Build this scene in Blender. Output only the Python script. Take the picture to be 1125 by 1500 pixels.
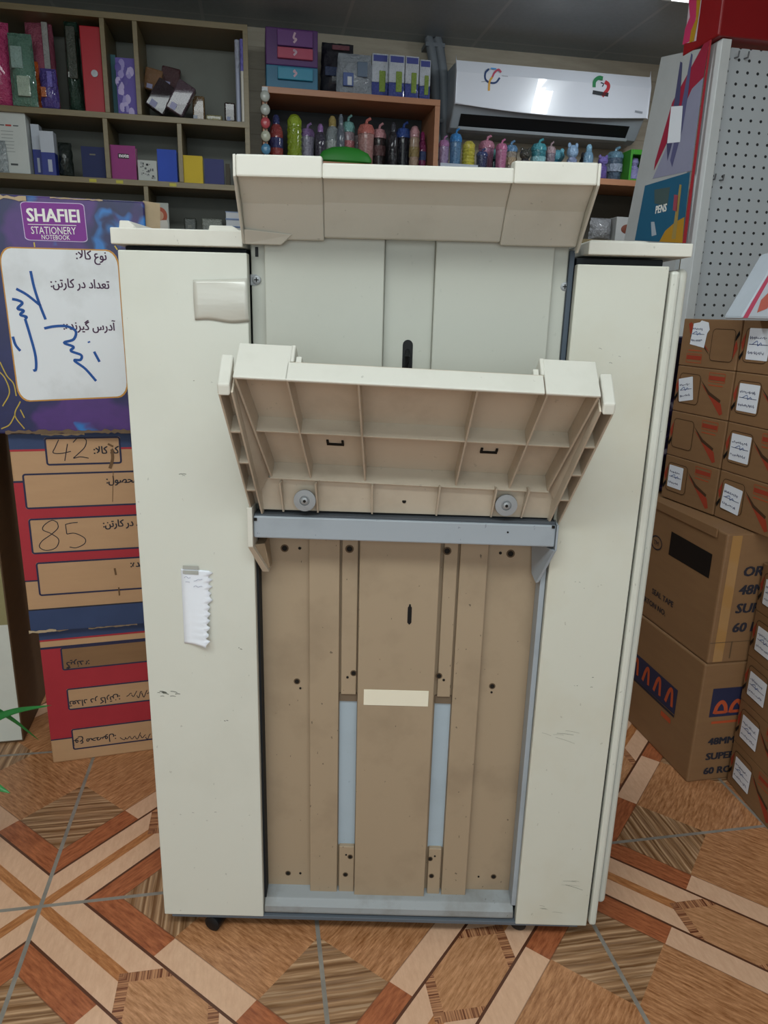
import bpy, math, random
from mathutils import Vector, Matrix
random.seed(7)
for o in list(bpy.data.objects): bpy.data.objects.remove(o)
SC = bpy.context.scene
COL = SC.collection
PI = math.pi

# ------------------------------------------------------------------ camera
FPX, TILT, ROLL = 1050.0, 0.27341, 0.02608          # focal length in pixels of the 1125x1500 frame
CAM = Vector((0, 0, 1.0))
FW = Vector((0, math.cos(TILT), -math.sin(TILT)))
_rt = Vector((1, 0, 0)); _up = _rt.cross(FW)
RT = math.cos(ROLL)*_rt + math.sin(ROLL)*_up
UP = -math.sin(ROLL)*_rt + math.cos(ROLL)*_up
cd = bpy.data.cameras.new('camera'); co = bpy.data.objects.new('camera', cd); COL.objects.link(co)
cd.sensor_fit = 'VERTICAL'; cd.sensor_height = 36; cd.lens = FPX/1500*36; cd.clip_start = 0.02
m = Matrix((RT, UP, -FW)).transposed().to_4x4(); m.translation = CAM
co.matrix_world = m
SC.camera = co

# ------------------------------------------------------------------ light and exposure
SC.view_settings.view_transform = 'Standard'; SC.view_settings.look = 'None'
SC.view_settings.gamma = 1; SC.view_settings.use_curve_mapping = False
SC.view_settings.exposure = -0.06
ROOM = 0.18155                                        # the shop is turned against the machine by this angle
EX = Vector((math.cos(ROOM), math.sin(ROOM), 0)); EY = Vector((-math.sin(ROOM), math.cos(ROOM), 0))
def R2W(rx, ry, z=0.0): return EX*rx + EY*ry + Vector((0, 0, z))
W = bpy.data.worlds.new('world'); SC.world = W; W.use_nodes = True
W.node_tree.nodes['Background'].inputs[0].default_value = (.80, .90, 1.0, 1)
W.node_tree.nodes['Background'].inputs[1].default_value = .5
def area(name, loc, target, sx, sy, power, color):
    l = bpy.data.lights.new(name, 'AREA'); l.shape = 'RECTANGLE'; l.size = sx; l.size_y = sy
    l.energy = power; l.color = color
    o = bpy.data.objects.new(name, l); COL.objects.link(o); o.location = loc
    o.rotation_euler = (Vector(target)-Vector(loc)).to_track_quat('-Z', 'Y').to_euler()
    return o
area('shopfront_daylight', R2W(-.7, -2.1, 1.42), R2W(-.1, 1.2, .30), 3.4, 1.5, 28, (.90, 1.0, .98))
area('ceiling_lamp_light', R2W(-.3, -.16, 2.12), R2W(-.15, .45, .0), 2.4, .5, 23, (.92, 1.0, .96))
area('ceiling_lamp_light', R2W(1.62, 2.58, 2.12), R2W(1.50, 3.0, 0), .09, .60, 12, (.90, .97, 1.0))
area('ceiling_lamp_light', R2W(-.1, 2.0, 2.12), R2W(-.1, 2.5, 0), 1.1, .25, 10, (.92, 1.0, 1.0))  # added fill light, put in to brighten the left shelves

# ------------------------------------------------------------------ pixel -> place helpers (used to measure sizes on known planes)
def ray(px, py): return FW + RT*((px-562.5)/FPX) - UP*((py-750)/FPX)
def on_y(px, py, Y):
    d = ray(px, py); return CAM + d*(Y/d.y)
def on_room(px, py, ry):                               # point on the plane room_y = ry, as (rx, z)
    d = ray(px, py); k = ry/d.dot(EY); p = CAM + d*k; return p.dot(EX), p.z
def on_plane(px, py, P, n):
    d = ray(px, py); return CAM + d*((P-CAM).dot(n)/d.dot(n))

# ------------------------------------------------------------------ materials
def lin(c):
    if isinstance(c, str): c = tuple(int(c[i:i+2], 16)/255 for i in (0, 2, 4))
    return tuple(x/12.92 if x <= .04045 else ((x+.055)/1.055)**2.4 for x in c[:3])
class NT:                                              # tiny node-graph helper
    def __init__(s, name):
        s.m = bpy.data.materials.new(name); s.m.use_nodes = True; s.t = s.m.node_tree; s.n = s.t.nodes
        s.b = s.n['Principled BSDF']
    def put(s, sock, v):
        if hasattr(v, 'is_linked') or hasattr(v, 'links'): s.t.links.new(v, sock)
        elif isinstance(v, (tuple, list)) and len(v) == 3 and sock.type == 'RGBA': sock.default_value = (*v, 1)
        else: sock.default_value = v
    def math(s, op, a, b=0.0, c=0.0):
        n = s.n.new('ShaderNodeMath'); n.operation = op
        for i, v in enumerate((a, b, c)): s.put(n.inputs[i], v)
        return n.outputs[0]
    def mix(s, f, a, b):
        n = s.n.new('ShaderNodeMix'); n.data_type = 'RGBA'
        s.put(n.inputs[0], f); s.put(n.inputs[6], a); s.put(n.inputs[7], b); return n.outputs[2]
    def coord(s, which='Object'): return s.n.new('ShaderNodeTexCoord').outputs[which]
    def xyz(s, v):
        n = s.n.new('ShaderNodeSeparateXYZ'); s.put(n.inputs[0], v); return n.outputs
    def comb(s, x, y, z):
        n = s.n.new('ShaderNodeCombineXYZ')
        for i, v in enumerate((x, y, z)): s.put(n.inputs[i], v)
        return n.outputs[0]
    def noise(s, vec, scale, detail=3, rough=.55, out=0):
        n = s.n.new('ShaderNodeTexNoise'); s.put(n.inputs['Vector'], vec)
        n.inputs['Scale'].default_value = scale; n.inputs['Detail'].default_value = detail
        n.inputs['Roughness'].default_value = rough; return n.outputs[out]
    def ramp(s, f, stops):
        n = s.n.new('ShaderNodeValToRGB'); s.put(n.inputs[0], f); e = n.color_ramp.elements
        while len(e) < len(stops): e.new(.5)
        for el, (p, c) in zip(e, stops): el.position = p; el.color = (*c, 1)
        return n.outputs[0]
    def mapping(s, vec, scale, rot=(0, 0, 0)):
        n = s.n.new('ShaderNodeMapping'); s.put(n.inputs[0], vec); n.inputs['Scale'].default_value = scale
        n.inputs['Rotation'].default_value = rot; return n.outputs[0]
    def bump(s, h, strength, dist=.002):
        n = s.n.new('ShaderNodeBump'); s.put(n.inputs['Height'], h); n.inputs['Strength'].default_value = strength
        n.inputs['Distance'].default_value = dist; s.t.links.new(n.outputs[0], s.b.inputs['Normal'])
    def base(s, c, rough=.5, metal=0.0, coat=0.0):
        s.put(s.b.inputs['Base Color'], c); s.put(s.b.inputs['Roughness'], rough)
        s.b.inputs['Metallic'].default_value = metal; s.b.inputs['Coat Weight'].default_value = coat; return s.m
def mul(c, k): return tuple(min(1, x*k) for x in c)
_cache = {}
def flat(c, rough=.55, metal=0.0, coat=0.0, var=.10):  # plain coloured surface with a faint mottling
    key = (c if isinstance(c, str) else tuple(c), rough, metal, coat, var)
    if key in _cache: return _cache[key]
    t = NT('surface_%s' % (c if isinstance(c, str) else 'c%d' % len(_cache))); l = lin(c)
    f = t.noise(t.coord(), 14, 3)
    _cache[key] = t.base(t.mix(f, mul(l, 1-var), mul(l, 1+var)), rough, metal, coat); t.b.inputs['Specular IOR Level'].default_value = .3; return _cache[key]
def film(c, rough=.26):                                # goods shrink-wrapped in crinkled film
    key = ('film', c)
    if key in _cache: return _cache[key]
    t = NT('wrapped_%s' % c); l = lin(c); v = t.coord()
    f = t.noise(v, 22, 3); t.bump(t.noise(v, 38, 4, .75), 1.0, .02)
    _cache[key] = t.base(t.mix(f, mul(l, .75), mul(l, 1.25)), rough, 0, .45); return _cache[key]
def aged(name, c, dirt, rough=.45, scale=6, amount=.5, speck=.0):   # old office plastic / painted steel with grime blotches and specks
    t = NT(name); v = t.coord(); l = lin(c); d = lin(dirt)
    n1 = t.noise(v, scale, 5, .6); f = t.math('MULTIPLY', t.math('SMOOTH_MIN', t.math('MAXIMUM', t.math('MULTIPLY_ADD', n1, 3.2, -1.55), 0), 1, .1), amount)
    col = t.mix(f, l, d)
    if speck:
        n2 = t.noise(t.mapping(v, (1, 1, .6)), 150, 2, .5)
        g = t.math('GREATER_THAN', n2, .735); col = t.mix(t.math('MULTIPLY', g, speck), col, mul(d, .35))
    t.bump(t.noise(v, 900, 2), .06, .0006)
    return t.base(col, rough)
M = {}
M['beige'] = aged('beige_painted_steel', 'cfd0c6', 'b6b5a8', .42, 4, .35, .3)
M['stained'] = aged('stained_beige_steel', 'cbcbbf', 'b9ad90', .42, 3, .6, .3)
M['cream'] = aged('cream_plastic', 'd2d0c6', 'aeaa9c', .45, 9, .4, .3)
M['tray'] = aged('aged_tray_plastic', 'c2b6a4', '8d7f6c', .5, 8, .6, .2)
M['inner'] = aged('grey_beige_plate', 'b2b3a9', '9f9f95', .42, 5, .35, .1)
M['taupe'] = aged('taupe_dusty_plate', 'a08d75', '7c6b57', .5, 9, .6, .75)
M['blue'] = aged('blue_grey_steel', '9aa2aa', '7d858c', .4, 10, .5, .4)
M['bluelight'] = aged('pale_blue_steel', 'a3b2bd', '8b97a0', .35, 10, .4, .2)
M['sill'] = aged('dusty_blue_sill', '929698', '6b665c', .5, 14, .8, .4)
M['edge'] = flat('1d2024', .7); M['pan'] = flat('5b626a', .5); M['seal'] = flat('46505c', .5)
M['black'] = flat('0c0d0f', .5)
M['hole'] = flat('17130f', .8)
M['ring'] = flat('5a4836', .7)
M['rubber'] = flat('111214', .45)
M['zinc'] = aged('zinc_plate', '9a9da0', '5f6468', .5, 30, .7); M['zinc'].node_tree.nodes['Principled BSDF'].inputs['Metallic'].default_value = .45
M['white'] = flat('e8e8e2', .6, var=.04)
M['paper'] = flat('e4e8f0', .7, var=.03)
M['ink'] = flat('2b2a33', .7); M['blueink'] = flat('1c4f96', .5); M['navy'] = flat('2a2c48', .6)
M['pencil'] = flat('9a9eb4', .7)
def kraft(name, c, dark):
    t = NT(name); v = t.coord(); l = lin(c); d = lin(dark)
    n = t.noise(t.mapping(v, (1, 1, 6)), 9, 5, .6); w = t.noise(v, 3.5, 4)
    t.bump(t.noise(t.mapping(v, (1, 1, 9)), 40, 3), .12, .001)
    return t.base(t.mix(t.math('MULTIPLY', t.math('ADD', n, w), .5), d, l), .6)
M['kraft'] = kraft('kraft_cardboard', 'c69f78', 'a98360')
M['kraft2'] = kraft('brown_cardboard', '94704a', '74543a')
M['kraftpale'] = kraft('pale_kraft_cardboard', 'caa27a', 'b08a64')
M['kraftdark'] = kraft('dark_brown_cardboard', '6a5138', '4c3a28')
M['torn'] = flat('b5a184', .9, var=.3)
M['red'] = flat('a8303a', .55, var=.12); M['bluebox'] = flat('364568', .6, var=.2)
M['swoosh'] = flat('9c3c28', .6); M['brownline'] = flat('46301f', .6); M['orangeprint'] = flat('b5502e', .6)

# ------------------------------------------------------------------ mesh builder
class MB:
    def __init__(s): s.v = []; s.f = []; s.k = []; s.mats = []; s.sm = []; s.cuts = [(0, 0)]
    def cut(s): s.cuts.append((len(s.v), len(s.f))); return s   # what follows becomes an object of its own in build_each
    def build_each(s, name, parent=None, shift=None, **kw):
        if s.cuts[-1] != (len(s.v), len(s.f)): s.cut()
        for (v0, f0), (v1, f1) in zip(s.cuts, s.cuts[1:]):
            if f1 == f0: continue
            b = MB(); b.v = s.v[v0:v1]; b.mats = s.mats; b.k = s.k[f0:f1]; b.sm = s.sm[f0:f1]; b.f = [tuple(i-v0 for i in f) for f in s.f[f0:f1]]; o = b.build(name, parent, shift, **kw)
        return o
    def mi(s, m):
        if m not in s.mats: s.mats.append(m)
        return s.mats.index(m)
    def add(s, vs, fs, mat, smooth=False):
        n = len(s.v); s.v += [Vector(p) for p in vs]; k = s.mi(mat)
        for f in fs: s.f.append(tuple(i+n for i in f)); s.k.append(k); s.sm.append(smooth)
        return s
    def box(s, x0, x1, y0, y1, z0, z1, mat):
        return s.hexa([(x0, y0, z0), (x1, y0, z0), (x1, y1, z0), (x0, y1, z0), (x0, y0, z1), (x1, y0, z1), (x1, y1, z1), (x0, y1, z1)], mat)
    def hexa(s, p, mat):                               # bottom 4 counter-clockwise from front-left, then top 4
        return s.add(p, [(3, 2, 1, 0), (4, 5, 6, 7), (0, 1, 5, 4), (1, 2, 6, 5), (2, 3, 7, 6), (3, 0, 4, 7)], mat)
    def prism(s, poly, a, b, mat, fn):                 # polygon swept from a to b, fn(u, v, t) -> point
        n = len(poly); vs = [fn(u, v, a) for u, v in poly]+[fn(u, v, b) for u, v in poly]
        fs = [tuple(range(n-1, -1, -1)), tuple(range(n, 2*n))]+[(i, (i+1) % n, n+(i+1) % n, n+i) for i in range(n)]
        return s.add(vs, fs, mat)
    def lathe(s, prof, mat, c=(0, 0, 0), n=20, ax=None, cap=True):
        c = Vector(c); vs = []; fs = []; m = len(prof)
        Z = Vector(ax).normalized() if ax else Vector((0, 0, 1)); X = Z.orthogonal().normalized(); Y = Z.cross(X)
        for r, z in prof:
            for i in range(n):
                t = 2*PI*i/n; vs.append(c+X*(r*math.cos(t))+Y*(r*math.sin(t))+Z*z)
        for j in range(m-1):
            for i in range(n): k = (i+1) % n; fs.append((j*n+i, j*n+k, (j+1)*n+k, (j+1)*n+i))
        if cap: fs.append(tuple(range(n-1, -1, -1))); fs.append(tuple(range((m-1)*n, m*n)))
        return s.add(vs, fs, mat, True)
    def tube(s, pts, r, mat, n=8, taper=None):
        pts = [Vector(p) for p in pts]; vs = []; fs = []
        for j, p in enumerate(pts):
            d = (pts[min(j+1, len(pts)-1)]-pts[max(j-1, 0)]).normalized()
            X = d.cross(Vector((0, 0, 1))); X = X.normalized() if X.length > 1e-4 else Vector((1, 0, 0)); Y = d.cross(X)
            rr = r*(taper[j] if taper else 1)
            for i in range(n): t = 2*PI*i/n; vs.append(p+X*(rr*math.cos(t))+Y*(rr*math.sin(t)))
        for j in range(len(pts)-1):
            for i in range(n): k = (i+1) % n; fs.append((j*n+i, j*n+k, (j+1)*n+k, (j+1)*n+i))
        fs.append(tuple(range(n-1, -1, -1))); fs.append(tuple(range((len(pts)-1)*n, len(pts)*n)))
        return s.add(vs, fs, mat, True)
    def ball(s, c, rx, ry, rz, mat, n=14, m=9):
        prof = [(max(1e-4, math.sin(PI*j/m)), -math.cos(PI*j/m)) for j in range(m+1)]; vs = []; fs = []
        for r, z in prof:
            for i in range(n): t = 2*PI*i/n; vs.append((c[0]+rx*r*math.cos(t), c[1]+ry*r*math.sin(t), c[2]+rz*z))
        for j in range(m):
            for i in range(n): k = (i+1) % n; fs.append((j*n+i, j*n+k, (j+1)*n+k, (j+1)*n+i))
        return s.add(vs, fs, mat, True)
    # print on a face: F = Face frame; uv in metres on that face
    def poly2(s, F, pts, mat, h=.0006):
        return s.add([F(u, v, h) for u, v in pts], [tuple(range(len(pts)))], mat)
    def rect2(s, F, u0, u1, v0, v1, mat, h=.0006, r=0.0):
        return s.poly2(F, rrect(u0, u1, v0, v1, r), mat, h)
    def frame2(s, F, u0, u1, v0, v1, w, mat, h=.0008, r=.006):
        a = rrect(u0, u1, v0, v1, r); b = rrect(u0+w, u1-w, v0+w, v1-w, max(r-w, .0005)); n = len(a)
        return s.add([F(u, v, h) for u, v in a+b], [(i, (i+1) % n, n+(i+1) % n, n+i) for i in range(n)], mat)
    def stroke2(s, F, pts, w, mat, h=.0012, smooth=True):
        p = catmull(pts) if smooth and len(pts) > 2 else [Vector(q) for q in pts]
        vs = []; n = len(p)
        for j in range(n):
            d = (p[min(j+1, n-1)]-p[max(j-1, 0)]).normalized(); q = Vector((-d.y, d.x))*w/2
            vs += [F(*(p[j]+q), h), F(*(p[j]-q), h)]
        return s.add(vs, [(2*j, 2*j+1, 2*j+3, 2*j+2) for j in range(n-1)], mat)
    def text2(s, F, body, u, v, size, mat, h=.001, align='LEFT', rot=0.0, shear=0.0, sx=1.0, bold=0.0):
        vs, fs = glyphs(body, size, align, shear); c, q = math.cos(rot), math.sin(rot)
        for dx, dy in (((-1, -.4), (1, .4), (-1, .4), (1, -.4)) if bold else ((0, 0),)):   # heavier print: the same letters laid down again a hair apart
            s.add([F(u+((x*sx+dx*bold)*c-(y+dy*bold)*q), v+((x*sx+dx*bold)*q+(y+dy*bold)*c), h+dx*.00002+dy*.00003) for x, y in vs], fs, mat)
        return s.cut()
    def build(s, name, parent=None, shift=None, bevel=0.0, seg=2, sub=0, ang=.6):
        me = bpy.data.meshes.new(name)
        vs = [p-Vector(shift) for p in s.v] if shift is not None else s.v
        me.from_pydata([tuple(p) for p in vs], [], s.f)
        for mt in s.mats: me.materials.append(mt)
        me.polygons.foreach_set('material_index', s.k); me.polygons.foreach_set('use_smooth', s.sm)
        me.update()
        if any(s.sm): me.set_sharp_from_angle(angle=.7)
        o = bpy.data.objects.new(name, me); COL.objects.link(o)
        if parent is not None: o.parent = parent
        if bevel:
            b = o.modifiers.new('bevel', 'BEVEL'); b.width = bevel; b.segments = seg; b.limit_method = 'ANGLE'; b.angle_limit = ang
            b.harden_normals = False
        if sub:
            b = o.modifiers.new('sub', 'SUBSURF'); b.levels = sub; b.render_levels = sub
        return o
def rrect(u0, u1, v0, v1, r, n=5):
    if r <= 0: return [(u0, v0), (u1, v0), (u1, v1), (u0, v1)]
    out = []
    for cx, cy, a in ((u1-r, v0+r, -PI/2), (u1-r, v1-r, 0), (u0+r, v1-r, PI/2), (u0+r, v0+r, PI)):
        out += [(cx+r*math.cos(a+PI/2*i/n), cy+r*math.sin(a+PI/2*i/n)) for i in range(n+1)]
    return out
def catmull(pts, n=6):
    P = [Vector(p) for p in pts]; P = [2*P[0]-P[1]]+P+[2*P[-1]-P[-2]]; out = []
    for i in range(1, len(P)-2):
        for k in range(n):
            t = k/n; a, b, c, d = P[i-1:i+3]
            out.append(.5*((2*b)+(c-a)*t+(2*a-5*b+4*c-d)*t*t+(3*b-a-3*c+d)*t**3))
    return out+[P[-2]]
_gl = {}
def glyphs(body, size, align='LEFT', shear=0.0, bold=0.0):
    key = (body, size, align, shear)
    if key in _gl: return _gl[key]
    c = bpy.data.curves.new('lettering', 'FONT'); c.body = body; c.size = size; c.align_x = align; c.shear = shear
    c.resolution_u = 2
    o = bpy.data.objects.new('lettering', c); COL.objects.link(o)
    bpy.context.view_layer.update()
    me = o.evaluated_get(bpy.context.evaluated_depsgraph_get()).to_mesh()
    r = ([(v.co.x, v.co.y) for v in me.vertices], [tuple(p.vertices) for p in me.polygons])
    bpy.data.objects.remove(o); bpy.data.curves.remove(c); _gl[key] = r; return r
# Arabic-script shaping: presentation forms (isolated, final, initial, medial), laid out right to left
AR = {'ا': 'FE8D FE8E', 'آ': 'FE81 FE82', 'د': 'FEA9 FEAA', 'ر': 'FEAD FEAE', 'و': 'FEED FEEE', 'ت': 'FE95 FE96 FE97 FE98', 'ع': 'FEC9 FECA FECB FECC',
      'ک': 'FB8E FB8F FB90 FB91', 'گ': 'FB92 FB93 FB94 FB95', 'ن': 'FEE5 FEE6 FEE7 FEE8', 'ل': 'FEDD FEDE FEDF FEE0', 'ی': 'FBFC FBFD FBFE FBFF',
      'ه': 'FEE9 FEEA FEEB FEEC', 'س': 'FEB1 FEB2 FEB3 FEB4', 'م': 'FEE1 FEE2 FEE3 FEE4', 'ح': 'FEA1 FEA2 FEA3 FEA4', 'ص': 'FEB9 FEBA FEBB FEBC'}
def farsi(txt):
    out = []; i = 0; prev = False
    while i < len(txt):
        ch = txt[i]
        if ch == 'ل' and txt[i+1:i+2] == 'ا': out.append(chr(0xFEFC if prev else 0xFEFB)); prev = False; i += 2; continue
        if ch not in AR: out.append(ch); prev = False; i += 1; continue
        F = [int(x, 16) for x in AR[ch].split()]; dual = len(F) == 4
        nxt = dual and txt[i+1:i+2] in AR and txt[i+1:i+2] != ''
        out.append(chr(F[(3 if prev else 2) if nxt else (1 if prev else 0)])); prev = nxt; i += 1
    return ''.join(reversed(out))
class Face:                                            # a frame on a flat face: F(u, v, h) -> point
    def __init__(s, o, u, v): s.o = Vector(o); s.u = Vector(u).normalized(); s.v = Vector(v).normalized(); s.n = s.u.cross(s.v)
    def __call__(s, u, v, h=0.0): return s.o+s.u*u+s.v*v+s.n*h
    def px(s, px, py, shift=None, mat=None):           # picture point -> (u, v) on the face, given the face's world matrix
        o, u, v, n = s.o, s.u, s.v, s.n
        if mat is not None:
            o = mat @ o; r = mat.to_3x3(); u, v, n = r @ u, r @ v, r @ n
        p = on_plane(px, py, o, n)-o; return p.dot(u), p.dot(v)

def thing(name, label, cat, loc=(0, 0, 0), rot=0.0, group=None):
    o = bpy.data.objects.new(name, None); COL.objects.link(o); o.location = loc; o.rotation_euler = (0, 0, rot)
    o.empty_display_size = .05; o['label'] = label; o['category'] = cat
    if group: o['group'] = group
    return o
def tag(o, label, cat, group=None, kind=None):
    o['label'] = label; o['category'] = cat
    if group: o['group'] = group
    if kind: o['kind'] = kind
    return o
def structure(o): o['kind'] = 'structure'; return o
def wmat(loc, rot): return Matrix.Translation(Vector(loc)) @ Matrix.Rotation(rot, 4, 'Z')
def rthing(name, label, cat, rx, ry, z, rot=0.0, group=None):    # a thing placed in the shop's own axes
    return thing(name, label, cat, R2W(rx, ry, z), ROOM+rot, group)
def room_obj(mb, name, **kw):                          # structure built in the shop's axes
    o = mb.build(name, **kw); o.rotation_euler = (0, 0, ROOM); return o
# ================================================================== the setting
GX, GY, TS = -.38262, 1.08606, .46575                  # tile grid corner and tile size in the shop's axes
def floor_mat():
    t = NT('patterned_wood_look_tiles'); x, y, _ = t.xyz(t.coord()); mt = t.math
    u = mt('DIVIDE', mt('SUBTRACT', x, GX), TS); v = mt('DIVIDE', mt('SUBTRACT', GY, y), TS)
    U = mt('PINGPONG', u, 1.0); V = mt('PINGPONG', v, 1.0)
    d = mt('ABSOLUTE', mt('SUBTRACT', U, V)); p = mt('ABSOLUTE', mt('SUBTRACT', mt('ADD', U, V), 1.0))
    du = mt('ABSOLUTE', mt('SUBTRACT', U, .5)); dv = mt('ABSOLUTE', mt('SUBTRACT', V, .5)); h = mt('MAXIMUM', du, dv)
    along = mt('ADD', U, V); across = mt('SUBTRACT', U, V)
    g1 = t.noise(t.comb(mt('MULTIPLY', across, 70), mt('MULTIPLY', along, 9), mt('FLOOR', mt('MULTIPLY', u, 1))), 1.0, 5, .7)
    g2 = t.noise(t.comb(mt('MULTIPLY', U, 60), mt('MULTIPLY', V, 16), 0.0), 1.0, 4, .7)
    def wood(a, b, g, lo=.34, hi=.66): return t.ramp(g, [(lo, lin(a)), (hi, lin(b))])
    brown = wood('8e5a34', 'cc9468', g1); red = wood('87472a', 'bb7048', g1); cream = wood('cfa283', 'e2b999', g2, .2, .75)
    mid = wood('96592f', 'c98a58', g1); hexc = wood('9c6a42', 'd09a70', g1); edg = None
    dark = lin('5a3524')
    # striped triangles: stripes run square to the tile edge they stand on
    sc = mt('ADD', mt('MULTIPLY', mt('GREATER_THAN', dv, du), U), mt('MULTIPLY', mt('LESS_THAN', dv, du), V))
    wob = mt('MULTIPLY_ADD', t.noise(t.comb(mt('MULTIPLY', U, 14), mt('MULTIPLY', V, 14), 0.0), 1.0, 3), .005, 0.0)
    hat = mt('MULTIPLY_ADD', t.noise(t.comb(mt('MULTIPLY', sc, 170), 0.0, mt('MULTIPLY', mt('ADD', U, V), 3)), 1.0, 2), 1.0, 0.0)
    edg = t.ramp(hat, [(.38, lin('6a3722')), (.62, lin('c08a62'))])
    st = mt('SINE', mt('MULTIPLY', mt('ADD', sc, wob), 2*PI*25))
    stripe = t.mix(mt('MULTIPLY_ADD', st, .5, .5), lin('c09a78'), lin('5a3826'))
    n1 = t.noise(t.comb(mt('MULTIPLY', mt('ADD', sc, wob), 62), mt('MULTIPLY', mt('SUBTRACT', along, sc), 2.0), 0.0), 1.0, 3, .6)
    stripe = t.mix(.55, stripe, t.ramp(n1, [(.36, lin('54341f')), (.5, lin('93693f')), (.64, lin('d6b28c'))]))
    lt, gt = (lambda a, b: mt('LESS_THAN', a, b)), (lambda a, b: mt('GREATER_THAN', a, b))
    col = t.mix(gt(p, .287), brown, stripe)                               # beyond the band
    col = t.mix(lt(d, .285), col, t.mix(gt(p, .281), cream, red))         # strip beside the band
    col = t.mix(mt('MULTIPLY', lt(mt('ABSOLUTE', mt('SUBTRACT', d, .285)), .003), .5), col, dark)
    band = t.mix(lt(d, .029), cream, mid)
    band = t.mix(lt(h, .166), band, t.mix(lt(h, .131), edg, hexc))
    col = t.mix(lt(d, .156), col, t.mix(gt(d, .142), band, dark))
    eu = mt('MINIMUM', U, mt('SUBTRACT', 1.0, U)); ev = mt('MINIMUM', V, mt('SUBTRACT', 1.0, V))
    gr = lt(mt('MINIMUM', eu, ev), .0075)
    col = t.mix(gr, col, t.mix(t.noise(t.coord(), 30, 3), lin('6d6760'), lin('a39d93')))
    t.bump(mt('MULTIPLY_ADD', gr, -1.0, mt('MULTIPLY', g1, .25)), .25, .0015)
    return t.base(col, mt('MULTIPLY_ADD', g2, .2, .24))
b = MB().box(-2.2, 2.7, -2.2, 3.68, -.05, 0, floor_mat()); structure(room_obj(b, 'floor'))
def wall_mat():
    t = NT('beige_stone_wall_tiles'); v = t.coord(); x, y, z = t.xyz(v)
    k = t.math('FRACT', t.math('DIVIDE', z, .088)); g = t.math('LESS_THAN', k, .05)
    n = t.noise(t.mapping(v, (1, 1, 7)), 7, 5, .6)
    c = t.mix(n, lin('8d8474'), lin('b3aa98')); return t.base(t.mix(t.math('MULTIPLY', g, .4), c, lin('6d665a')), .6)
WALLM = wall_mat()
def ceil_mat():
    t = NT('grey_ceiling_panels'); x, y, z = t.xyz(t.coord())
    a = t.math('ABSOLUTE', t.math('SUBTRACT', t.math('FRACT', t.math('MULTIPLY_ADD', x, 1.65, .3)), .5))
    b_ = t.math('ABSOLUTE', t.math('SUBTRACT', t.math('FRACT', t.math('MULTIPLY_ADD', y, 1.65, .1)), .5))
    g = t.math('GREATER_THAN', t.math('MAXIMUM', a, b_), .488)
    n = t.noise(t.coord(), 60, 4, .7)
    c = t.mix(n, lin('7a868e'), lin('98a4ac')); return t.base(t.mix(g, c, lin('a0a8ac')), .35)
CEIL = 2.19
structure(room_obj(MB().box(-2.2, 2.7, -2.2, 3.68, CEIL, CEIL+.05, ceil_mat()), 'ceiling'))
structure(room_obj(MB().box(-2.25, 2.75, 3.67, 3.72, 0, CEIL, WALLM), 'wall_back'))
structure(room_obj(MB().box(-2.25, -2.2, -2.2, 3.67, 0, CEIL, WALLM), 'wall_left'))
structure(room_obj(MB().box(2.7, 2.75, -2.2, 3.67, 0, CEIL, WALLM), 'wall_right'))
structure(room_obj(MB().box(-2.2, 2.7, 3.655, 3.67, 0, .08, flat('7c7466')), 'baseboard_back'))
def lamp(rx, ry, label, lx, ly):
    r = rthing('ceiling_lamp', label, 'lamp', rx, ry, CEIL)
    MB().box(-lx/2-.03, lx/2+.03, -ly/2-.03, ly/2+.03, -.035, 0, flat('d8dcde', .4)).build('lamp_housing', r, bevel=.006)
    t = NT('lamp_diffuser_glow'); t.base((.9, .95, 1)); t.b.inputs['Emission Color'].default_value = (.88, .95, 1, 1); t.b.inputs['Emission Strength'].default_value = 4
    MB().box(-lx/2, lx/2, -ly/2, ly/2, -.042, -.036, t.m).build('diffuser', r)
lamp(1.62, 2.58, 'narrow white ceiling lamp in front of the air conditioner', .09, .60)
lamp(-.1, 2.0, 'long white ceiling lamp added to brighten the shelf unit behind it', 1.1, .25)  # unseen lamp body added to go with the shelf fill light
lamp(-.3, -.16, 'wide white ceiling lamp over the tiled aisle, in front of the machine', 2.4, .5)

# ================================================================== the big beige machine
Y0 = .958
MO = Vector((.004, Y0, 0))
mach = thing('printer_cabinet', 'tall beige office copier cabinet with two open trays, standing on the tiled floor', 'machine', MO)
def part(mb, name, bevel=.0015, parent=None, **kw): return mb.build(name, parent or mach, shift=MO, bevel=bevel, **kw)
XL, XLi, XRi, XR = -.345, -.1815, .2345, .352
ZB, ZT = .032, 1.066
DEEP = 1.50
part(MB().box(XL, XLi, Y0, Y0+.016, ZB, ZT, M['beige']), 'left_panel')
part(MB().hexa([(XRi, Y0, ZB-.002), (XR, Y0, ZB-.002), (XR, Y0+.016, ZB-.002), (XRi, Y0+.016, ZB-.002),
                (XRi+.002, Y0, ZT-.003), (XR+.001, Y0, ZT-.003), (XR+.001, Y0+.016, ZT-.003), (XRi+.002, Y0+.016, ZT-.003)], M['stained']), 'right_panel')
# chassis: side walls, back, floor pan, with the recess left open in the middle
c = MB()
c.box(XL+.004, XLi-.004, Y0+.017, DEEP, ZB+.006, ZT+.006, M['edge']); c.box(XRi+.004, XR-.002, Y0+.017, DEEP, ZB+.006, ZT+.006, M['edge'])
c.box(XLi-.004, XRi+.004, Y0+.06, DEEP, ZB+.006, 1.10, M['edge'])
part(c, 'chassis')
part(MB().box(XL-.0005, XL+.0035, Y0+.018, DEEP, ZB, ZT, M['beige']), 'left_side_panel')
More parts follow.
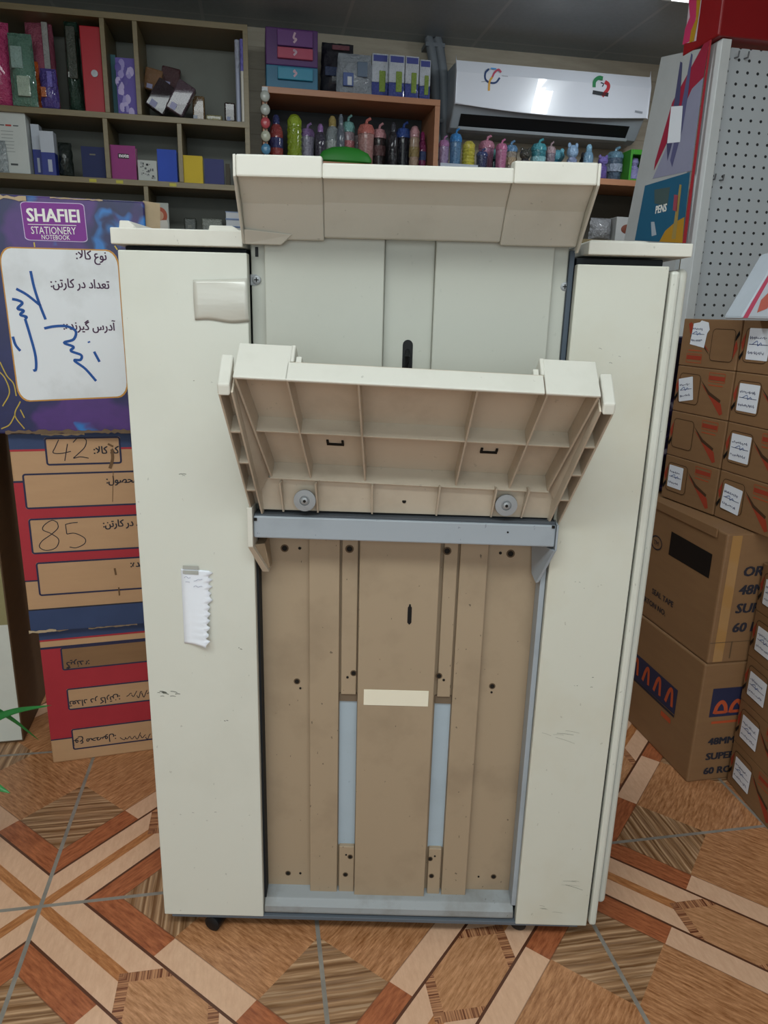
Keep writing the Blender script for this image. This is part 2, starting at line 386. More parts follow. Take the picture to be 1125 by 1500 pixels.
# top caps
def cap(name, x0, x1, steps, z0, z1):
    c = MB().box(x0, x1, Y0-.004, Y0+.28, z0, z1, M['cream'])
    for a, b_, h in steps: c.hexa([(a, Y0-.0035, z1-.002), (b_, Y0-.0035, z1-.002), (b_, Y0+.28, z1-.002), (a, Y0+.28, z1-.002),
                                   (a+.001, Y0-.002, z1+h), (b_-.012, Y0-.002, z1+h), (b_-.002, Y0+.27, z1+h), (a+.001, Y0+.27, z1+h)], M['cream'])
    return part(c, name, bevel=.0014)
cap('left_cap', -.3515, -.186, [(-.3405, -.316, .0085), (-.2285, -.187, .0055)], 1.0725, 1.0920)
cap('right_cap', .2475, .3775, [(.2485, .33, .0015)], 1.0745, 1.0905)
# side door beyond the right panel: two rounded vertical strips
part(MB().box(.3565, .3685, Y0+.001, Y0+.05, ZB-.002, 1.058, M['beige']), 'door_edge', bevel=.004)
part(MB().box(.3705, .3855, Y0+.018, DEEP, .058, 1.062, M['beige']), 'side_door', bevel=.010, seg=4)
part(MB().box(.353, .3705, Y0+.010, Y0+.04, .05, 1.05, M['edge']), 'door_gap_strip', bevel=0)  # near-black strip painting in the dark gap between panel and door

for x0, x1, y0_, z in ((XL, XLi-.004, Y0+.285, 1.0722), (XRi+.004, XR, Y0+.285, 1.0722), (XLi-.003, XRi+.003, Y0+.062, 1.1005)):
    part(MB().box(x0, x1, y0_, DEEP+.002, z, z+.012, M['cream']), 'top_cover', bevel=.002)
# ---- upper recess
u = MB()
u.box(XLi+.001, -.158, Y0+.020, Y0+.05, .71, 1.092, M['inner']); part(u, 'left_guide_strip')
u = MB().box(.2085, .2285, Y0+.017, Y0+.05, .71, 1.092, M['inner']); part(u, 'right_guide_strip')
u = MB().box(.2287, XRi+.0005, Y0+.012, Y0+.05, .70, 1.08, M['seal']); part(u, 'right_seal', bevel=.0008)
part(MB().box(-.161, -.0075, Y0+.008, Y0+.03, .71, 1.096, M['inner']), 'slide_plate')
part(MB().box(.0575, .2085, Y0+.009, Y0+.03, .71, 1.096, M['inner']), 'slide_plate')
part(MB().box(-.0075, .0575, Y0+.019, Y0+.035, .71, 1.096, M['inner']), 'center_plate')
def slot(mb, x, y, z0, z1, w, mat):
    n = 8; pts = [(x+w*math.cos(a), z1-w+w*math.sin(a)) for a in [PI*i/n for i in range(n+1)]]+[(x+w*math.cos(a), z0+w+w*math.sin(a)) for a in [PI+PI*i/n for i in range(n+1)]]
    mb.add([(p, y, q) for p, q in pts], [tuple(range(len(pts)-1, -1, -1))], mat)
pt = on_y(597, 518, Y0+.0188)
s_ = MB(); slot(s_, pt.x, Y0+.0186, pt.z-.03, pt.z+.018, .0068, M['black'])
part(s_, 'cable_slot', bevel=0)
part(MB().tube([(pt.x, Y0+.021, pt.z+.004), (pt.x, Y0+.012, pt.z-.004), (pt.x-.0005, Y0+.0135, pt.z-.018), (pt.x-.001, Y0+.0145, pt.z-.05)], .0033, M['rubber']), 'cable', bevel=0)
p = on_y(376, 369, Y0+.0195); part(MB().box(p.x-.002, p.x+.002, Y0+.0192, Y0+.021, p.z-.006, p.z+.006, M['black']), 'latch_slot', bevel=0)
def screw(px, py, y, r, name='screw', tab=None):
    p = on_y(px, py, y); mb = MB()
    if tab: mb.box(min(p.x, p.x+tab), max(p.x, p.x+tab), y-.0005, y+.002, p.z-r*1.15, p.z+r*1.15, M['zinc'])
    mb.lathe([(r, 0), (r, .0014), (r*.75, .0024), (r*.3, .0024)], M['zinc'], (p.x, y, p.z), 18, (0, -1, 0))
    mb.box(p.x-r*.5, p.x+r*.5, y-.003, y-.002, p.z-.0006, p.z+.0006, M['hole']); mb.box(p.x-.0006, p.x+.0006, y-.003, y-.002, p.z-r*.5, p.z+r*.5, M['hole'])
    return part(mb, name, bevel=0)
screw(376, 410, Y0+.0195, .0058, tab=-.008); screw(827, 420, Y0+.0185, .0058, tab=.008)
# clear plastic patch on the left panel
def gloss_mat():
    t = NT('clear_tape'); t.base(lin('c2c0b6'), .28, 0, .5); t.bump(t.noise(t.mapping(t.coord(), (3, 1, 10)), 7, 2), .3, .003); return t.m
TAPE = gloss_mat()
A = [on_y(x, y, Y0-.0006) for x, y in ((283, 410), (362, 408), (366, 472), (286, 469))]
q = MB(); n = 12; vs = []
for j in range(n+1):
    for i in range(n+1):
        s, r = i/n, j/n; P = (A[0]*(1-s)+A[1]*s)*(1-r)+(A[3]*(1-s)+A[2]*s)*r
        vs.append((P.x, P.y-.0006-.006*math.sin(PI*min(1, r*1.0))**.8*(.35+.65*s), P.z+.0015*math.sin(7*s)*(r > .9)))
q.add(vs, [(j*(n+1)+i, j*(n+1)+i+1, (j+1)*(n+1)+i+1, (j+1)*(n+1)+i) for j in range(n) for i in range(n)][::1], TAPE, True)
o = part(q, 'tape_patch', bevel=0); o['label'] = 'glossy clear tape patch'; o.modifiers.new('thick', 'SOLIDIFY').thickness = .0005

# ---- upper hood (top tray)
hx0, hx1 = on_y(341, 245, .871).x, on_y(880, 256, .871).x
bx0, bx1 = on_y(355, 346, Y0).x, on_y(849, 350, Y0).x
def lerp(a, b_, t): return a+(b_-a)*t
def hx(f, y): t = (y-.871)/(Y0-.871); return lerp(lerp(hx0, bx0, t), lerp(hx1, bx1, t), f)
def hood_seg(mb, f0, f1, prof, mat):                  # profile of (y, z) between two fractions of the width
    n = len(prof); vs = [(hx(f0, y), y, z) for y, z in prof]+[(hx(f1, y), y, z) for y, z in prof]
    mb.add(vs, [tuple(range(n)), tuple(range(2*n-1, n-1, -1))]+[((i+1) % n, i, n+i, n+(i+1) % n) for i in range(n)], mat)
fa, fb = .243, .765
hood = MB()
def prof(zt, lift, zb): return [(.871, zt), (.8695, 1.1405), (.8755, 1.1405), (.8765, 1.1450-lift), (.920, 1.1195-lift), (.9555, zb), (.9655, zb), (.9655, zb+.03), (.90, zt+.004)]
hood_seg(hood, .008, fa, prof(1.1635, .0, 1.083), M['cream']); hood_seg(hood, fa, fb, prof(1.1565, -.003, 1.0865), M['cream']); hood_seg(hood, fb, .992, prof(1.1640, .0, 1.083), M['cream'])
UT = part(hood, 'upper_tray', bevel=.002)
for f0, f1, zb in ((0, .008, 1.0765), (.992, 1, 1.076)):   # side cheeks
    hs = MB()
    pr = [(.871, 1.1635), (.8695, 1.1405), (.9565, zb), (.9655, zb), (.9655, 1.113), (.90, 1.167)]
    n = len(pr); vs = [(hx(f0, y), y, z) for y, z in pr]+[(hx(f1, y), y, z) for y, z in pr]
    hs.add(vs, [tuple(range(n)), tuple(range(2*n-1, n-1, -1))]+[((i+1) % n, i, n+i, n+(i+1) % n) for i in range(n)], M['cream'])
    part(hs, 'tray_cheek', bevel=.001, parent=UT)
for f0, f1, f2 in ((.008, .115, .15),):  # low corner gussets of the hood
    k = MB(); k.add([(hx(f0, .955), .955, 1.0765), (hx(f1, .955), .955, 1.0765), (hx(f2, .948), .948, 1.0885), (hx(f0, .940), .940, 1.0925),
           (hx(f0, .962), .962, 1.0765), (hx(f1, .962), .962, 1.0765), (hx(f2, .962), .962, 1.0885), (hx(f0, .962), .962, 1.0925)],
          [(0, 1, 2, 3), (7, 6, 5, 4), (0, 4, 5, 1), (1, 5, 6, 2), (2, 6, 7, 3), (3, 7, 4, 0)], M['cream'])
    part(k, 'tray_gusset', bevel=.001, parent=UT)

# ---- lower tray, tilted out towards the aisle, seen from its ribbed underside
TR = math.radians(1.5)
TX = Vector((math.cos(TR), 0, -math.sin(TR)))
TO = Vector((.0335, .937, .778))
TV = Vector((0, -.126, .142)); TL = TV.length; TV.normalize()
TN = TX.cross(TV).normalized()                         # towards the viewer and down
def tp(u, v, w): return TO+TX*(u*(1+.10*(v/TL)))+TV*v+TN*w
def tbox(mb, u0, u1, v0, v1, w0, w1, mat):
    mb.hexa([tp(u0, v0, w1), tp(u1, v0, w1), tp(u1, v0, w0), tp(u0, v0, w0), tp(u0, v1, w1), tp(u1, v1, w1), tp(u1, v1, w0), tp(u0, v1, w0)], mat)
HU = .1845; T_ = M['tray']
pl = MB(); tbox(pl, -HU, HU, 0, TL, -.027, -.024, T_); LT = part(pl, 'lower_tray', bevel=.0005)
for uu in (-.133, -.060, .062, .134): rb = MB(); tbox(rb, uu-.0011, uu+.0011, 0, TL-.003, -.0245, 0, T_); part(rb, 'tray_rib', bevel=.0004, parent=LT)
rb = MB(); tbox(rb, -HU, HU, TL*.485, TL*.485+.0022, -.0245, -.001, T_); part(rb, 'tray_cross_rib', bevel=.0004, parent=LT)
fr = MB()
for s in (-1, 1): tbox(fr, min(s*HU, s*(HU+.0025)), max(s*HU, s*(HU+.0025)), 0, TL, -.027, .001, T_)
tbox(fr, -HU-.0025, HU+.0025, -.0025, 0, -.027, .003, T_)
part(fr, 'tray_frame', bevel=.0004, parent=LT)
lp = MB()
tbox(lp, -.135, .130, TL-.001, TL+.003, -.024, .0035, M['cream'])
for s in (-1, 1): tbox(lp, min(s*.131, s*(HU+.0025)), max(s*.131, s*(HU+.0025)), TL-.001, TL+.003, -.050, .0035, M['cream'])
tbox(lp, -.133, -.128, TL-.030, TL+.002, -.052, -.026, M['cream']); tbox(lp, .128, .133, TL-.03, TL+.002, -.052, -.026, M['cream'])
for s in (-1, 1): tbox(lp, min(s*.131, s*(HU+.0025)), max(s*.131, s*(HU+.0025)), TL-.03, TL, -.051, -.048, M['cream'])
part(lp, 'tray_lip', bevel=.0025, seg=3, parent=LT)
for s in (-1, 1): lt = MB(); tbox(lt, min(s*.121, s*.127), max(s*.121, s*.127), TL-.010, TL-.002, -.038, -.026, M['cream']); part(lt, 'lip_catch', bevel=.001, parent=LT)
for uu in (-.097, .098):
    cl = MB(); tbox(cl, uu-.0095, uu+.0095, .046, .0485, -.0241, -.0215, M['hole'])
    for s in (-1, 1): tbox(cl, uu+s*.0095-.0014, uu+s*.0095+.0014, .046, .055, -.0241, -.0215, M['hole'])
    part(cl, 'clip_slot', bevel=0, parent=LT)
mk = MB()
for i in range(11): tbox(mk, -.045+.011*i, -.0442+.011*i, TL-.012, TL-.004, -.0241, -.0236, M['hole'])
part(mk, 'graduation_marks', bevel=0, parent=LT)
# side fins: two cheeks with webs between, running from the lip down to the rail
def fin(side):
    f = MB(); mats = T_
    A_ = tp(side*(HU+.003), TL, .003); Btm = Vector((0, .955, .716))
    def P(g, w, side_off):                             # g 0 at the rail .. 1 at the lip, w depth behind the front edge
        xa = tp(side*(HU+.004+side_off), TL, 0).x; xb = .030+side*(.196+side_off)
        y = lerp(.949, A_.y+.004, g); z = lerp(.722, A_.z-.016-(side > 0)*.0, g)
        return Vector((lerp(xb, xa, g), y+w*.72, z+w*.69))
    for so in (0.0, .0135):                            # the two cheeks
        a = [P(0, 0, so), P(1, 0, so), P(1, .030, so), P(0, .022, so)]; b_ = [P(0, 0, so+.0022), P(1, 0, so+.0022), P(1, .030, so+.0022), P(0, .022, so+.0022)]
        f.add(a+b_, [(0, 1, 2, 3), (7, 6, 5, 4), (0, 4, 5, 1), (1, 5, 6, 2), (2, 6, 7, 3), (3, 7, 4, 0)], mats)
    a = [P(0, .022, 0), P(1, .030, 0), P(1, .030, .015), P(0, .022, .015)]; b_ = [P(0, .024, 0), P(1, .032, 0), P(1, .032, .015), P(0, .024, .015)]
    f.add(a+b_, [(0, 1, 2, 3), (7, 6, 5, 4), (0, 4, 5, 1), (1, 5, 6, 2), (2, 6, 7, 3), (3, 7, 4, 0)], mats)
    for g in (.235, .47, .71):
        a = [P(g, .001, .001), P(g, .001, .015), P(g, .026, .015), P(g, .026, .001)]; b_ = [P(g+.012, .001, .001), P(g+.012, .001, .015), P(g+.012, .026, .015), P(g+.012, .026, .001)]
        f.add(a+b_, [(0, 1, 2, 3), (7, 6, 5, 4), (0, 4, 5, 1), (1, 5, 6, 2), (2, 6, 7, 3), (3, 7, 4, 0)], mats)
    part(f, 'tray_fin', bevel=.0004, parent=LT)
    gw = MB(); a = []; b_ = []                          # the web that joins the fin to the tray
    for i in range(7): g = i/6; a.append(tp(side*(HU+.0012), TL*g, -.010)); b_.append(P(.16+.84*g, .012, .001))
    vs = a+b_+[q_+Vector((0, .003, .003)) for q_ in a+b_]
    gw.add(vs, [(i, i+1, i+8, i+7) for i in range(6)]+[(i+14, i+21, i+22, i+15) for i in range(6)], T_); part(gw, 'fin_web', bevel=0, parent=LT)
    e = MB(); a = [P(.985, -.002, .003), P(.985, -.002, .0162), P(1.0, .040, .0162), P(1.0, .040, .003)]
    b_ = [p_+Vector((0, -.002, .013)) for p_ in a]
    e.add(a+b_, [(0, 1, 2, 3), (7, 6, 5, 4), (0, 4, 5, 1), (1, 5, 6, 2), (2, 6, 7, 3), (3, 7, 4, 0)], M['cream'])
    part(e, 'fin_cap', bevel=.002, parent=LT)
fin(-1); fin(1)
# skirt below the tray with its own ribs and two big washers
SY = .952
sk = MB().hexa([(-.172, SY, .7325), (.2315, SY, .7305), (.2315, SY+.003, .7305), (-.172, SY+.003, .7325), (-.166, SY-.010, .780), (.229, SY-.010, .775), (.229, SY-.007, .775), (-.166, SY-.007, .780)], M['tray'])
part(sk, 'tray_skirt', bevel=.0004, parent=LT)
for xa, xb in ((411, 414), (463, 465), (546, 545), (645, 640), (728, 721), (776, 766)):
    a = on_y(xa, 692, SY-.02).x; b_ = on_y(xb, 747, SY-.01).x; r = MB()
    r.hexa([(b_-.0011, SY-.004, .7305), (b_+.0011, SY-.004, .7305), (b_+.0011, SY+.002, .7305), (b_-.0011, SY+.002, .7305), (a-.0011, SY-.030, .777), (a+.0011, SY-.030, .777), (a+.0011, SY-.006, .777), (a-.0011, SY-.006, .777)], M['tray'])
    part(r, 'skirt_rib', bevel=.0003, parent=LT)
p = on_y(592, 734, SY-.003); hb = MB(); hb.lathe([(.0028, 0), (.0028, .003)], M['hole'], (p.x, SY-.0015, p.z), 14, (0, -1, 0)); part(hb, 'skirt_hole', bevel=0, parent=LT)
for px_, py_ in ((446, 734), (742, 741)):
    p = on_y(px_, py_, SY-.02); w = MB()
    w.lathe([(.0148, 0), (.0152, .002), (.0148, .0042), (.0068, .0046), (.0062, .0028)], M['zinc'], (p.x, SY-.014, p.z), 30, (0, -1, 0))
    w.lathe([(.0048, 0), (.0048, .0052), (.0036, .006)], M['zinc'], (p.x, SY-.015, p.z), 14, (0, -1, 0)); w.lathe([(.0022, 0), (.0022, .0064)], M['hole'], (p.x, SY-.015, p.z), 6, (0, -1, 0))
    w.lathe([(.0035, 0), (.0035, .03)], M['zinc'], (p.x, SY+.012, p.z), 12, (0, -1, 0))
    part(w, 'washer', bevel=0, parent=LT)
# blue-grey rail and its end brackets
a, b_ = on_y(371, 757, .940), on_y(815, 770, .940); zb = on_y(590, 795, .940).z; zt = on_y(590, 763, .940).z
rl = MB().hexa([(a.x, .940, zb+.0015), (b_.x, .940, zb-.001), (b_.x, .985, zb-.001), (a.x, .985, zb+.0015), (a.x, .940, zt+.0015), (b_.x, .940, zt-.001), (b_.x, .985, zt-.001), (a.x, .985, zt+.0015)], M['blue'])
RL = part(rl, 'rail', bevel=.002)
part(MB().box(a.x+.001, b_.x-.001, .9425, .985, zt-.002, zt+.0035, flat('4a4f55', .7)), 'rail_top', bevel=.0005, parent=RL)
part(MB().box(a.x+.004, b_.x-.004, .9575, .985, zt-.002, .742, M['black']), 'rail_gap', bevel=0, parent=RL)
def bracket(pts, x0, x1, mat, name):                  # profile (y, z) with thickness in x
    part(MB().prism(pts, x0, x1, mat, lambda u, v, t: (t, u, v)), name, bevel=.0008)
zl = lambda py: on_y(380, py, .942).z
x = a.x-.0075                                          # left bracket: a flat tongue that bends back into the recess
lb = MB(); top = [(x, .934, zl(742)), (x+.0072, .934, zl(742)), (x+.0072, .985, zl(742)), (x, .985, zl(742))]
mid = [(x, .934, zl(799)), (x+.0072, .934, zl(799)), (x+.0072, .985, zl(799)), (x, .985, zl(799))]
low = [(x+.0135, .968, zl(847)), (x+.023, .968, zl(847)), (x+.023, .990, zl(847)), (x+.0135, .990, zl(847))]
lb.hexa(mid+top, M['cream']); lb.hexa(low+mid, M['tray']); part(lb, 'rail_bracket', bevel=.0008, parent=RL)
part(MB().hexa([(x+.020, .972, zl(842)), (x+.024, .972, zl(842)), (x+.024, .990, zl(842)), (x+.020, .990, zl(842)), (x+.0075, .945, zl(800)), (x+.020, .955, zl(800)), (x+.020, .990, zl(800)), (x+.0075, .990, zl(800))], M['taupe']), 'bracket_gusset', bevel=.0006, parent=RL)
x = b_.x                                               # right bracket: a grey plate slanting back into the recess
rbk = MB().hexa([(x-.016, .964, zl(852)), (x-.012, .962, zl(850)), (x-.006, .985, zl(846)), (x-.018, .988, zl(846)), (x-.001, .937, zl(794)), (x+.0025, .937, zl(794)), (x+.0025, .985, zl(794)), (x-.022, .988, zl(794))], M['blue'])
rbk.hexa([(x+.0004, .937, zl(794)), (x+.003, .937, zl(794)), (x+.003, .985, zl(794)), (x+.0004, .985, zl(794)), (x+.0004, .937, zl(757)), (x+.003, .937, zl(757)), (x+.003, .985, zl(752)), (x+.0004, .985, zl(752))], M['blue'])
part(rbk, 'rail_bracket', bevel=.0006, parent=RL)
for x in (a.x+.003, b_.x-.004): part(MB().box(x-.002, x+.002, .9385, .9405, zt-.005, zt-.001, M['hole']), 'rail_notch', bevel=0, parent=RL)
p = on_y(744, 780, .939); part(MB().lathe([(.0014, 0), (.0014, .001)], M['hole'], (p.x, .9405, p.z), 10, (0, -1, 0)), 'rail_hole', bevel=0, parent=RL)

# ---- lower taupe plate with raised columns, channels and blue openings
def colx(px, y=Y0+.022, py=1000): return on_y(px, py, y).x
zLo, zHi = .062, .70
cx = {k: colx(k) for k in (384, 453, 496, 500, 523, 527, 636, 640, 662, 664, 703, 780)}
BP = part(MB().box(XLi+.002, .2275, Y0+.034, Y0+.045, zLo-.02, zHi, M['taupe']), 'backing_plate')
def post(x0, x1, dy, z0, z1, name, mat=None): return part(MB().box(x0, x1, Y0+dy, Y0+.036, z0, z1, mat or M['taupe']), name, bevel=.0012, parent=BP)
# x positions taken where the columns read in the photograph
zoA, zoB = on_y(510, 1016, Y0+.03).z, on_y(510, 1237, Y0+.03).z
post(cx[453], cx[496], .024, zLo, zHi, 'raised_column'); post(cx[664], cx[703], .024, zLo, zHi, 'raised_column')
post(cx[523]+.001, cx[636], .020, zLo-.003, zHi, 'center_column')
post(cx[500]-.001, cx[523]-.0015, .027, zoA, zHi, 'channel_strip'); post(cx[640]+.0015, cx[662]-.001, .027, zoA, zHi, 'channel_strip')
post(cx[500]-.001, cx[523], .025, zLo, zoB, 'end_block'); post(cx[640]+.001, cx[662]-.001, .025, zLo, zoB, 'end_block')
for x0, x1 in ((cx[496]+.001, cx[523]), (cx[640]-.001, cx[664]-.001)):
    part(MB().box(x0, x1, Y0+.0325, Y0+.0345, zoB-.002, zoA-.012, M['bluelight']), 'blue_opening', bevel=0, parent=BP)
    part(MB().box(x0, x1, Y0+.030, Y0+.036, zoA-.013, zoA, flat('6f5f4e', .7)), 'opening_ledge', bevel=0, parent=BP)
hl = MB()
def hole(px, py, dy, r, ring=True):
    p = on_y(px, py, Y0+dy)
    if ring: hl.lathe([(r*1.5, 0), (r*1.5, .0003)], M['ring'], (p.x, Y0+dy, p.z), 14, (0, -1, 0))
    hl.lathe([(r, 0), (r, .0007)], M['hole'], (p.x, Y0+dy, p.z), 14, (0, -1, 0)); hl.cut()
for px_, py_, dy, r in ((417, 803, .034, .0040), (439, 803, .034, .0022), (512, 804, .027, .0042), (655, 807, .027, .0042), (748, 811, .034, .0042), (733, 810, .034, .0022),
                        (435, 998, .034, .0034), (440, 1008, .034, .0018), (518, 986, .027, .0034), (509, 992, .027, .002), (643, 990, .027, .0034), (650, 996, .027, .002), (721, 1005, .034, .0034), (720, 1014, .034, .0018),
                        (513, 1255, .025, .003), (506, 1281, .025, .003), (630, 1258, .025, .003), (632, 1283, .025, .003), (422, 1279, .034, .0032), (440, 1279, .034, .002), (723, 1284, .034, .0032), (701, 1284, .034, .0016), (507, 1252, .025, .0016), (637, 1254, .025, .0016)):
    hole(px_, py_, dy, r, r > .0029)
hl.build_each('screw_hole', BP, MO)
p = on_y(600, 900, Y0+.02); s_ = MB()
pts = [(-.0032, -.013), (0, -.0165), (.0032, -.013), (.0032, .011), (.0016, .0135), (.0012, .0165), (-.0012, .0165), (-.0016, .0135), (-.0032, .011)]
s_.add([(p.x+x*.95, Y0+.0194, p.z+z) for x, z in pts], [tuple(range(len(pts)))], M['black']); part(s_, 'center_slot', bevel=0, parent=BP)
a1, b1 = on_y(533, 1010, Y0+.0195), on_y(627, 1035, Y0+.0195)
o = part(MB().box(a1.x, b1.x, Y0+.0190, Y0+.0205, b1.z, a1.z, flat('e6dfcb', .45, var=.03)), 'blank_label', bevel=.0004, parent=BP); o['label'] = 'blank cream label'
# sill and base pan
sl = MB().prism([(Y0+.006, .035), (Y0+.003, .040), (Y0+.004, .050), (Y0+.012, .060), (Y0+.036, .067), (Y0+.036, .035)], XLi+.001, .2305, M['sill'], lambda u, v, t: (t, u, v)); part(sl, 'sill', bevel=.0015)
part(MB().box(XL+.012, .338, Y0+.001, DEEP-.01, .0265, .0335, M['pan']), 'base_pan', bevel=.001)
part(MB().box(.2268, .2345, Y0+.008, Y0+.045, .06, .70, M['blue']), 'recess_edge', bevel=.0008)
part(MB().box(XLi-.001, XLi+.0035, Y0+.012, Y0+.045, .06, .70, M['edge']), 'recess_edge', bevel=.0005)  # dark strip stands in for the shadow along the left panel's inner edge
# casters
for x, y in ((-.262, Y0+.017), (.249, Y0+.034), (-.262, DEEP-.08), (.25, DEEP-.08)):
    w = MB(); w.lathe([(.009, -.0195), (.0135, -.017), (.0135, .017), (.009, .0195)], M['rubber'], (x, y, .0135), 20, (.35, 1, 0))
    w.box(x-.014, x+.014, y-.012, y+.012, .0225, .027, M['rubber'])
    part(w, 'caster', bevel=0)
# scuffs on the panels (dirt with shapes of its own)
sf = MB(); FP = Face((0, Y0, 0), (1, 0, 0), (0, 0, 1)); rnd = random.Random(3); scuff = flat('6f7168', .7)
def scuffs(px, py, n, sp, w, l):
    u0, v0 = FP.px(px, py)
    for i in range(n):
        uu, vv = u0+rnd.uniform(-sp, sp), v0+rnd.uniform(-sp, sp)*.4; a = rnd.uniform(-.35, .1); ll = rnd.uniform(.3, 1)*l
        sf.stroke2(FP, [(uu, vv), (uu+ll*.5*math.cos(a), vv+ll*.5*math.sin(a)+.0006), (uu+ll*math.cos(a), vv+ll*math.sin(a))], w*rnd.uniform(.4, 1), scuff, .0003)
scuffs(245, 1016, 7, .012, .0016, .012); scuffs(232, 1014, 3, .006, .001, .006); scuffs(265, 696, 3, .004, .001, .006); scuffs(352, 950, 2, .003, .0012, .004); scuffs(330, 1056, 2, .002, .002, .003)
scuffs(810, 1075, 5, .02, .0005, .035); scuffs(820, 1290, 4, .02, .0005, .04); scuffs(800, 1330, 4, .02, .0006, .02); scuffs(880, 520, 3, .03, .0006, .008); scuffs(860, 860, 4, .03, .0008, .004); scuffs(840, 1000, 4, .03, .0009, .004); scuffs(300, 1200, 4, .04, .0008, .004); scuffs(310, 560, 3, .04, .0007, .004)
part(sf, 'scuff_marks', bevel=0)

# taped paper note
nm = Face((0, Y0-.0015, 0), (1, 0, 0), (0, 0, 1)); rnd = random.Random(5)
P0 = nm.px(265, 833); P1 = nm.px(306, 836); P2 = nm.px(304, 945); P3 = nm.px(270, 942)
NO = nm(*P3)
note = thing('paper_note', 'narrow white paper note torn from a spiral pad, taped to the cabinet', 'note', NO)
n = 34; mb = MB(); vs = []
for j in range(n+1):
    t = j/n; L = Vector(P3).lerp(Vector(P0), t); R_ = Vector(P2).lerp(Vector(P1), t)
    e = .0042*(1 if j % 3 == 0 else (-.2 if j % 3 == 1 else .5))*(.6+.8*rnd.random())*(t > .04)+(.004 if abs(t-.62) < .03 else 0)
    for i in range(5):
        s = i/4; q_ = L.lerp(R_+Vector((e, 0)), s); curl = .010*(1-t)**2*s*s
        vs.append(nm(q_.x, q_.y, curl)-NO)
mb.add(vs, [(j*5+i, j*5+i+1, (j+1)*5+i+1, (j+1)*5+i) for j in range(n) for i in range(4)], M['paper'], True)
o = mb.build('paper_sheet', note); o.modifiers.new('thick', 'SOLIDIFY').thickness = .0003
NF = Face(nm.o-NO, (1, 0, 0), (0, 0, 1)); tp_ = MB()
for y0_, y1_ in ((828, 834), (835, 841)):
    q4 = [nm.px(268, y0_), nm.px(291, y0_+1), nm.px(291, y1_+.5), nm.px(268, y1_-1)]; tp_.poly2(NF, q4[::-1], flat('a8aaa4', .2, coat=.6), .0012)
tp_.build('tape', note)
wr = MB()
for (x0, y0_, k) in ((270, 845, 3), (284, 849, 4), (272, 853, 2), (284, 859, 4)):
    pts = [nm.px(x0+i*3.2, y0_+rnd.uniform(-1.6, 1.6)) for i in range(k+1)]; wr.stroke2(NF, pts, .0007, M['pencil'], .0016)
wr.build('handwriting', note)
# ================================================================== carton stack on the left
def carton_body(mb, w, d, h, mat): return mb.box(0, w, 0, d, 0, h, mat)
def torn_edge(mb, F, u0, u1, v, amp, seed, mat=None):  # ragged paper along an edge
    r = random.Random(seed); n = int((u1-u0)/.006); top = []; bot = []
    for i in range(n+1):
        u = lerp(u0, u1, i/n); top.append((u, v+amp*r.uniform(.2, 1.0))); bot.append((u, v-amp*r.uniform(.1, .8)))
    for i in range(n): mb.poly2(F, [bot[i], bot[i+1], top[i+1], top[i]], mat or M['torn'], .0016+.0008*r.random())
    mb.cut()
def tape_strip(mb, F, u0, u1, v0, v1):
    mb.rect2(F, u0, u1, v0, v1, flat('9a7a52', .18, coat=.7), .0004)
RB_LOC, RB_ROT = R2W(-.466, 1.506, 0), ROOM+math.radians(6)
BW = .35
def stack_box(name, label, loc, rot, w, d, h, mat, cat='box'):
    r = thing(name, label, cat, loc, rot); MBX = MB(); carton_body(MBX, w, d, h, mat); MBX.build('carton', r, bevel=.003)
    F = Face((0, 0, 0), (1, 0, 0), (0, 0, 1)); return r, F, wmat(loc, rot)
def pq(F, mt):                                        # picture -> face coordinates
    return lambda x, y: F.px(x, y, mat=mt)
# bottom: red box printed upside down
zred = .325
rd, F, mt = stack_box('shipping_carton', 'red and kraft carton printed upside down, lowest in the left stack on the floor', RB_LOC, RB_ROT, BW, .27, zred, M['kraftpale'])
q = pq(F, mt); b = MB()
vA = q(78, 1083)[1]; vB = q(60, 952)[1]
b.rect2(F, .0005, BW-.001, vA, vB, M['red'], .0004); b.rect2(F, .0005, BW-.001, vB, vB+.005, M['navy'], .0005); b.rect2(F, .0005, BW-.001, vA-.003, vA, M['navy'], .0005)
b.rect2(F, .0005, BW-.001, zred-.022, zred-.001, M['bluebox'], .0005); b.rect2(F, .0005, BW-.001, zred-.026, zred-.022, M['red'], .0005)
b.build('printed_bands', rd)
fr_ = MB(); tx = MB(); hw = MB()
for (x, y0_, y1_, s, tx_x, ty, hw_s) in ((88, 949, 982, 'گیرنده:', 131, 964, 0), (97, 1009, 1040, 'تعداد در کارتن:', 176, 1016, 1), (104, 1068, 1098, 'نوع محصول:', 170, 1074, 2)):
    u0, v1 = q(x, y0_); _, v0 = q(x+6, y1_)
    fr_.rect2(F, u0, BW-.02, v0, v1, M['kraft2'] if hw_s == 0 else M['kraft'], .0006, .004); fr_.frame2(F, u0, BW-.02, v0, v1, .0032, M['navy'], .0008, .005).cut()
    uu, vv = q(tx_x, ty)
    tx.text2(F, farsi(s), uu, vv-.004, .0215, M['ink'], align='LEFT', rot=PI, h=.0010, sx=.86, bold=.0004)
    if hw_s:
        r = random.Random(hw_s); bx, by = q(185 if hw_s == 1 else 176, 1018 if hw_s == 1 else 1082)
        for k in range(6): hw.stroke2(F, [(bx+k*.011, by+r.uniform(-.004, .004)), (bx+k*.011+.004, by-.006+r.uniform(-.004, .006)), (bx+k*.011+.009, by+r.uniform(-.004, .006)), (bx+k*.011+.012, by+r.uniform(0, .010))], .0016, M['ink'], .0012)
fr_.build_each('printed_frame', rd); tx.build_each('lettering', rd); hw.build('handwriting', rd)
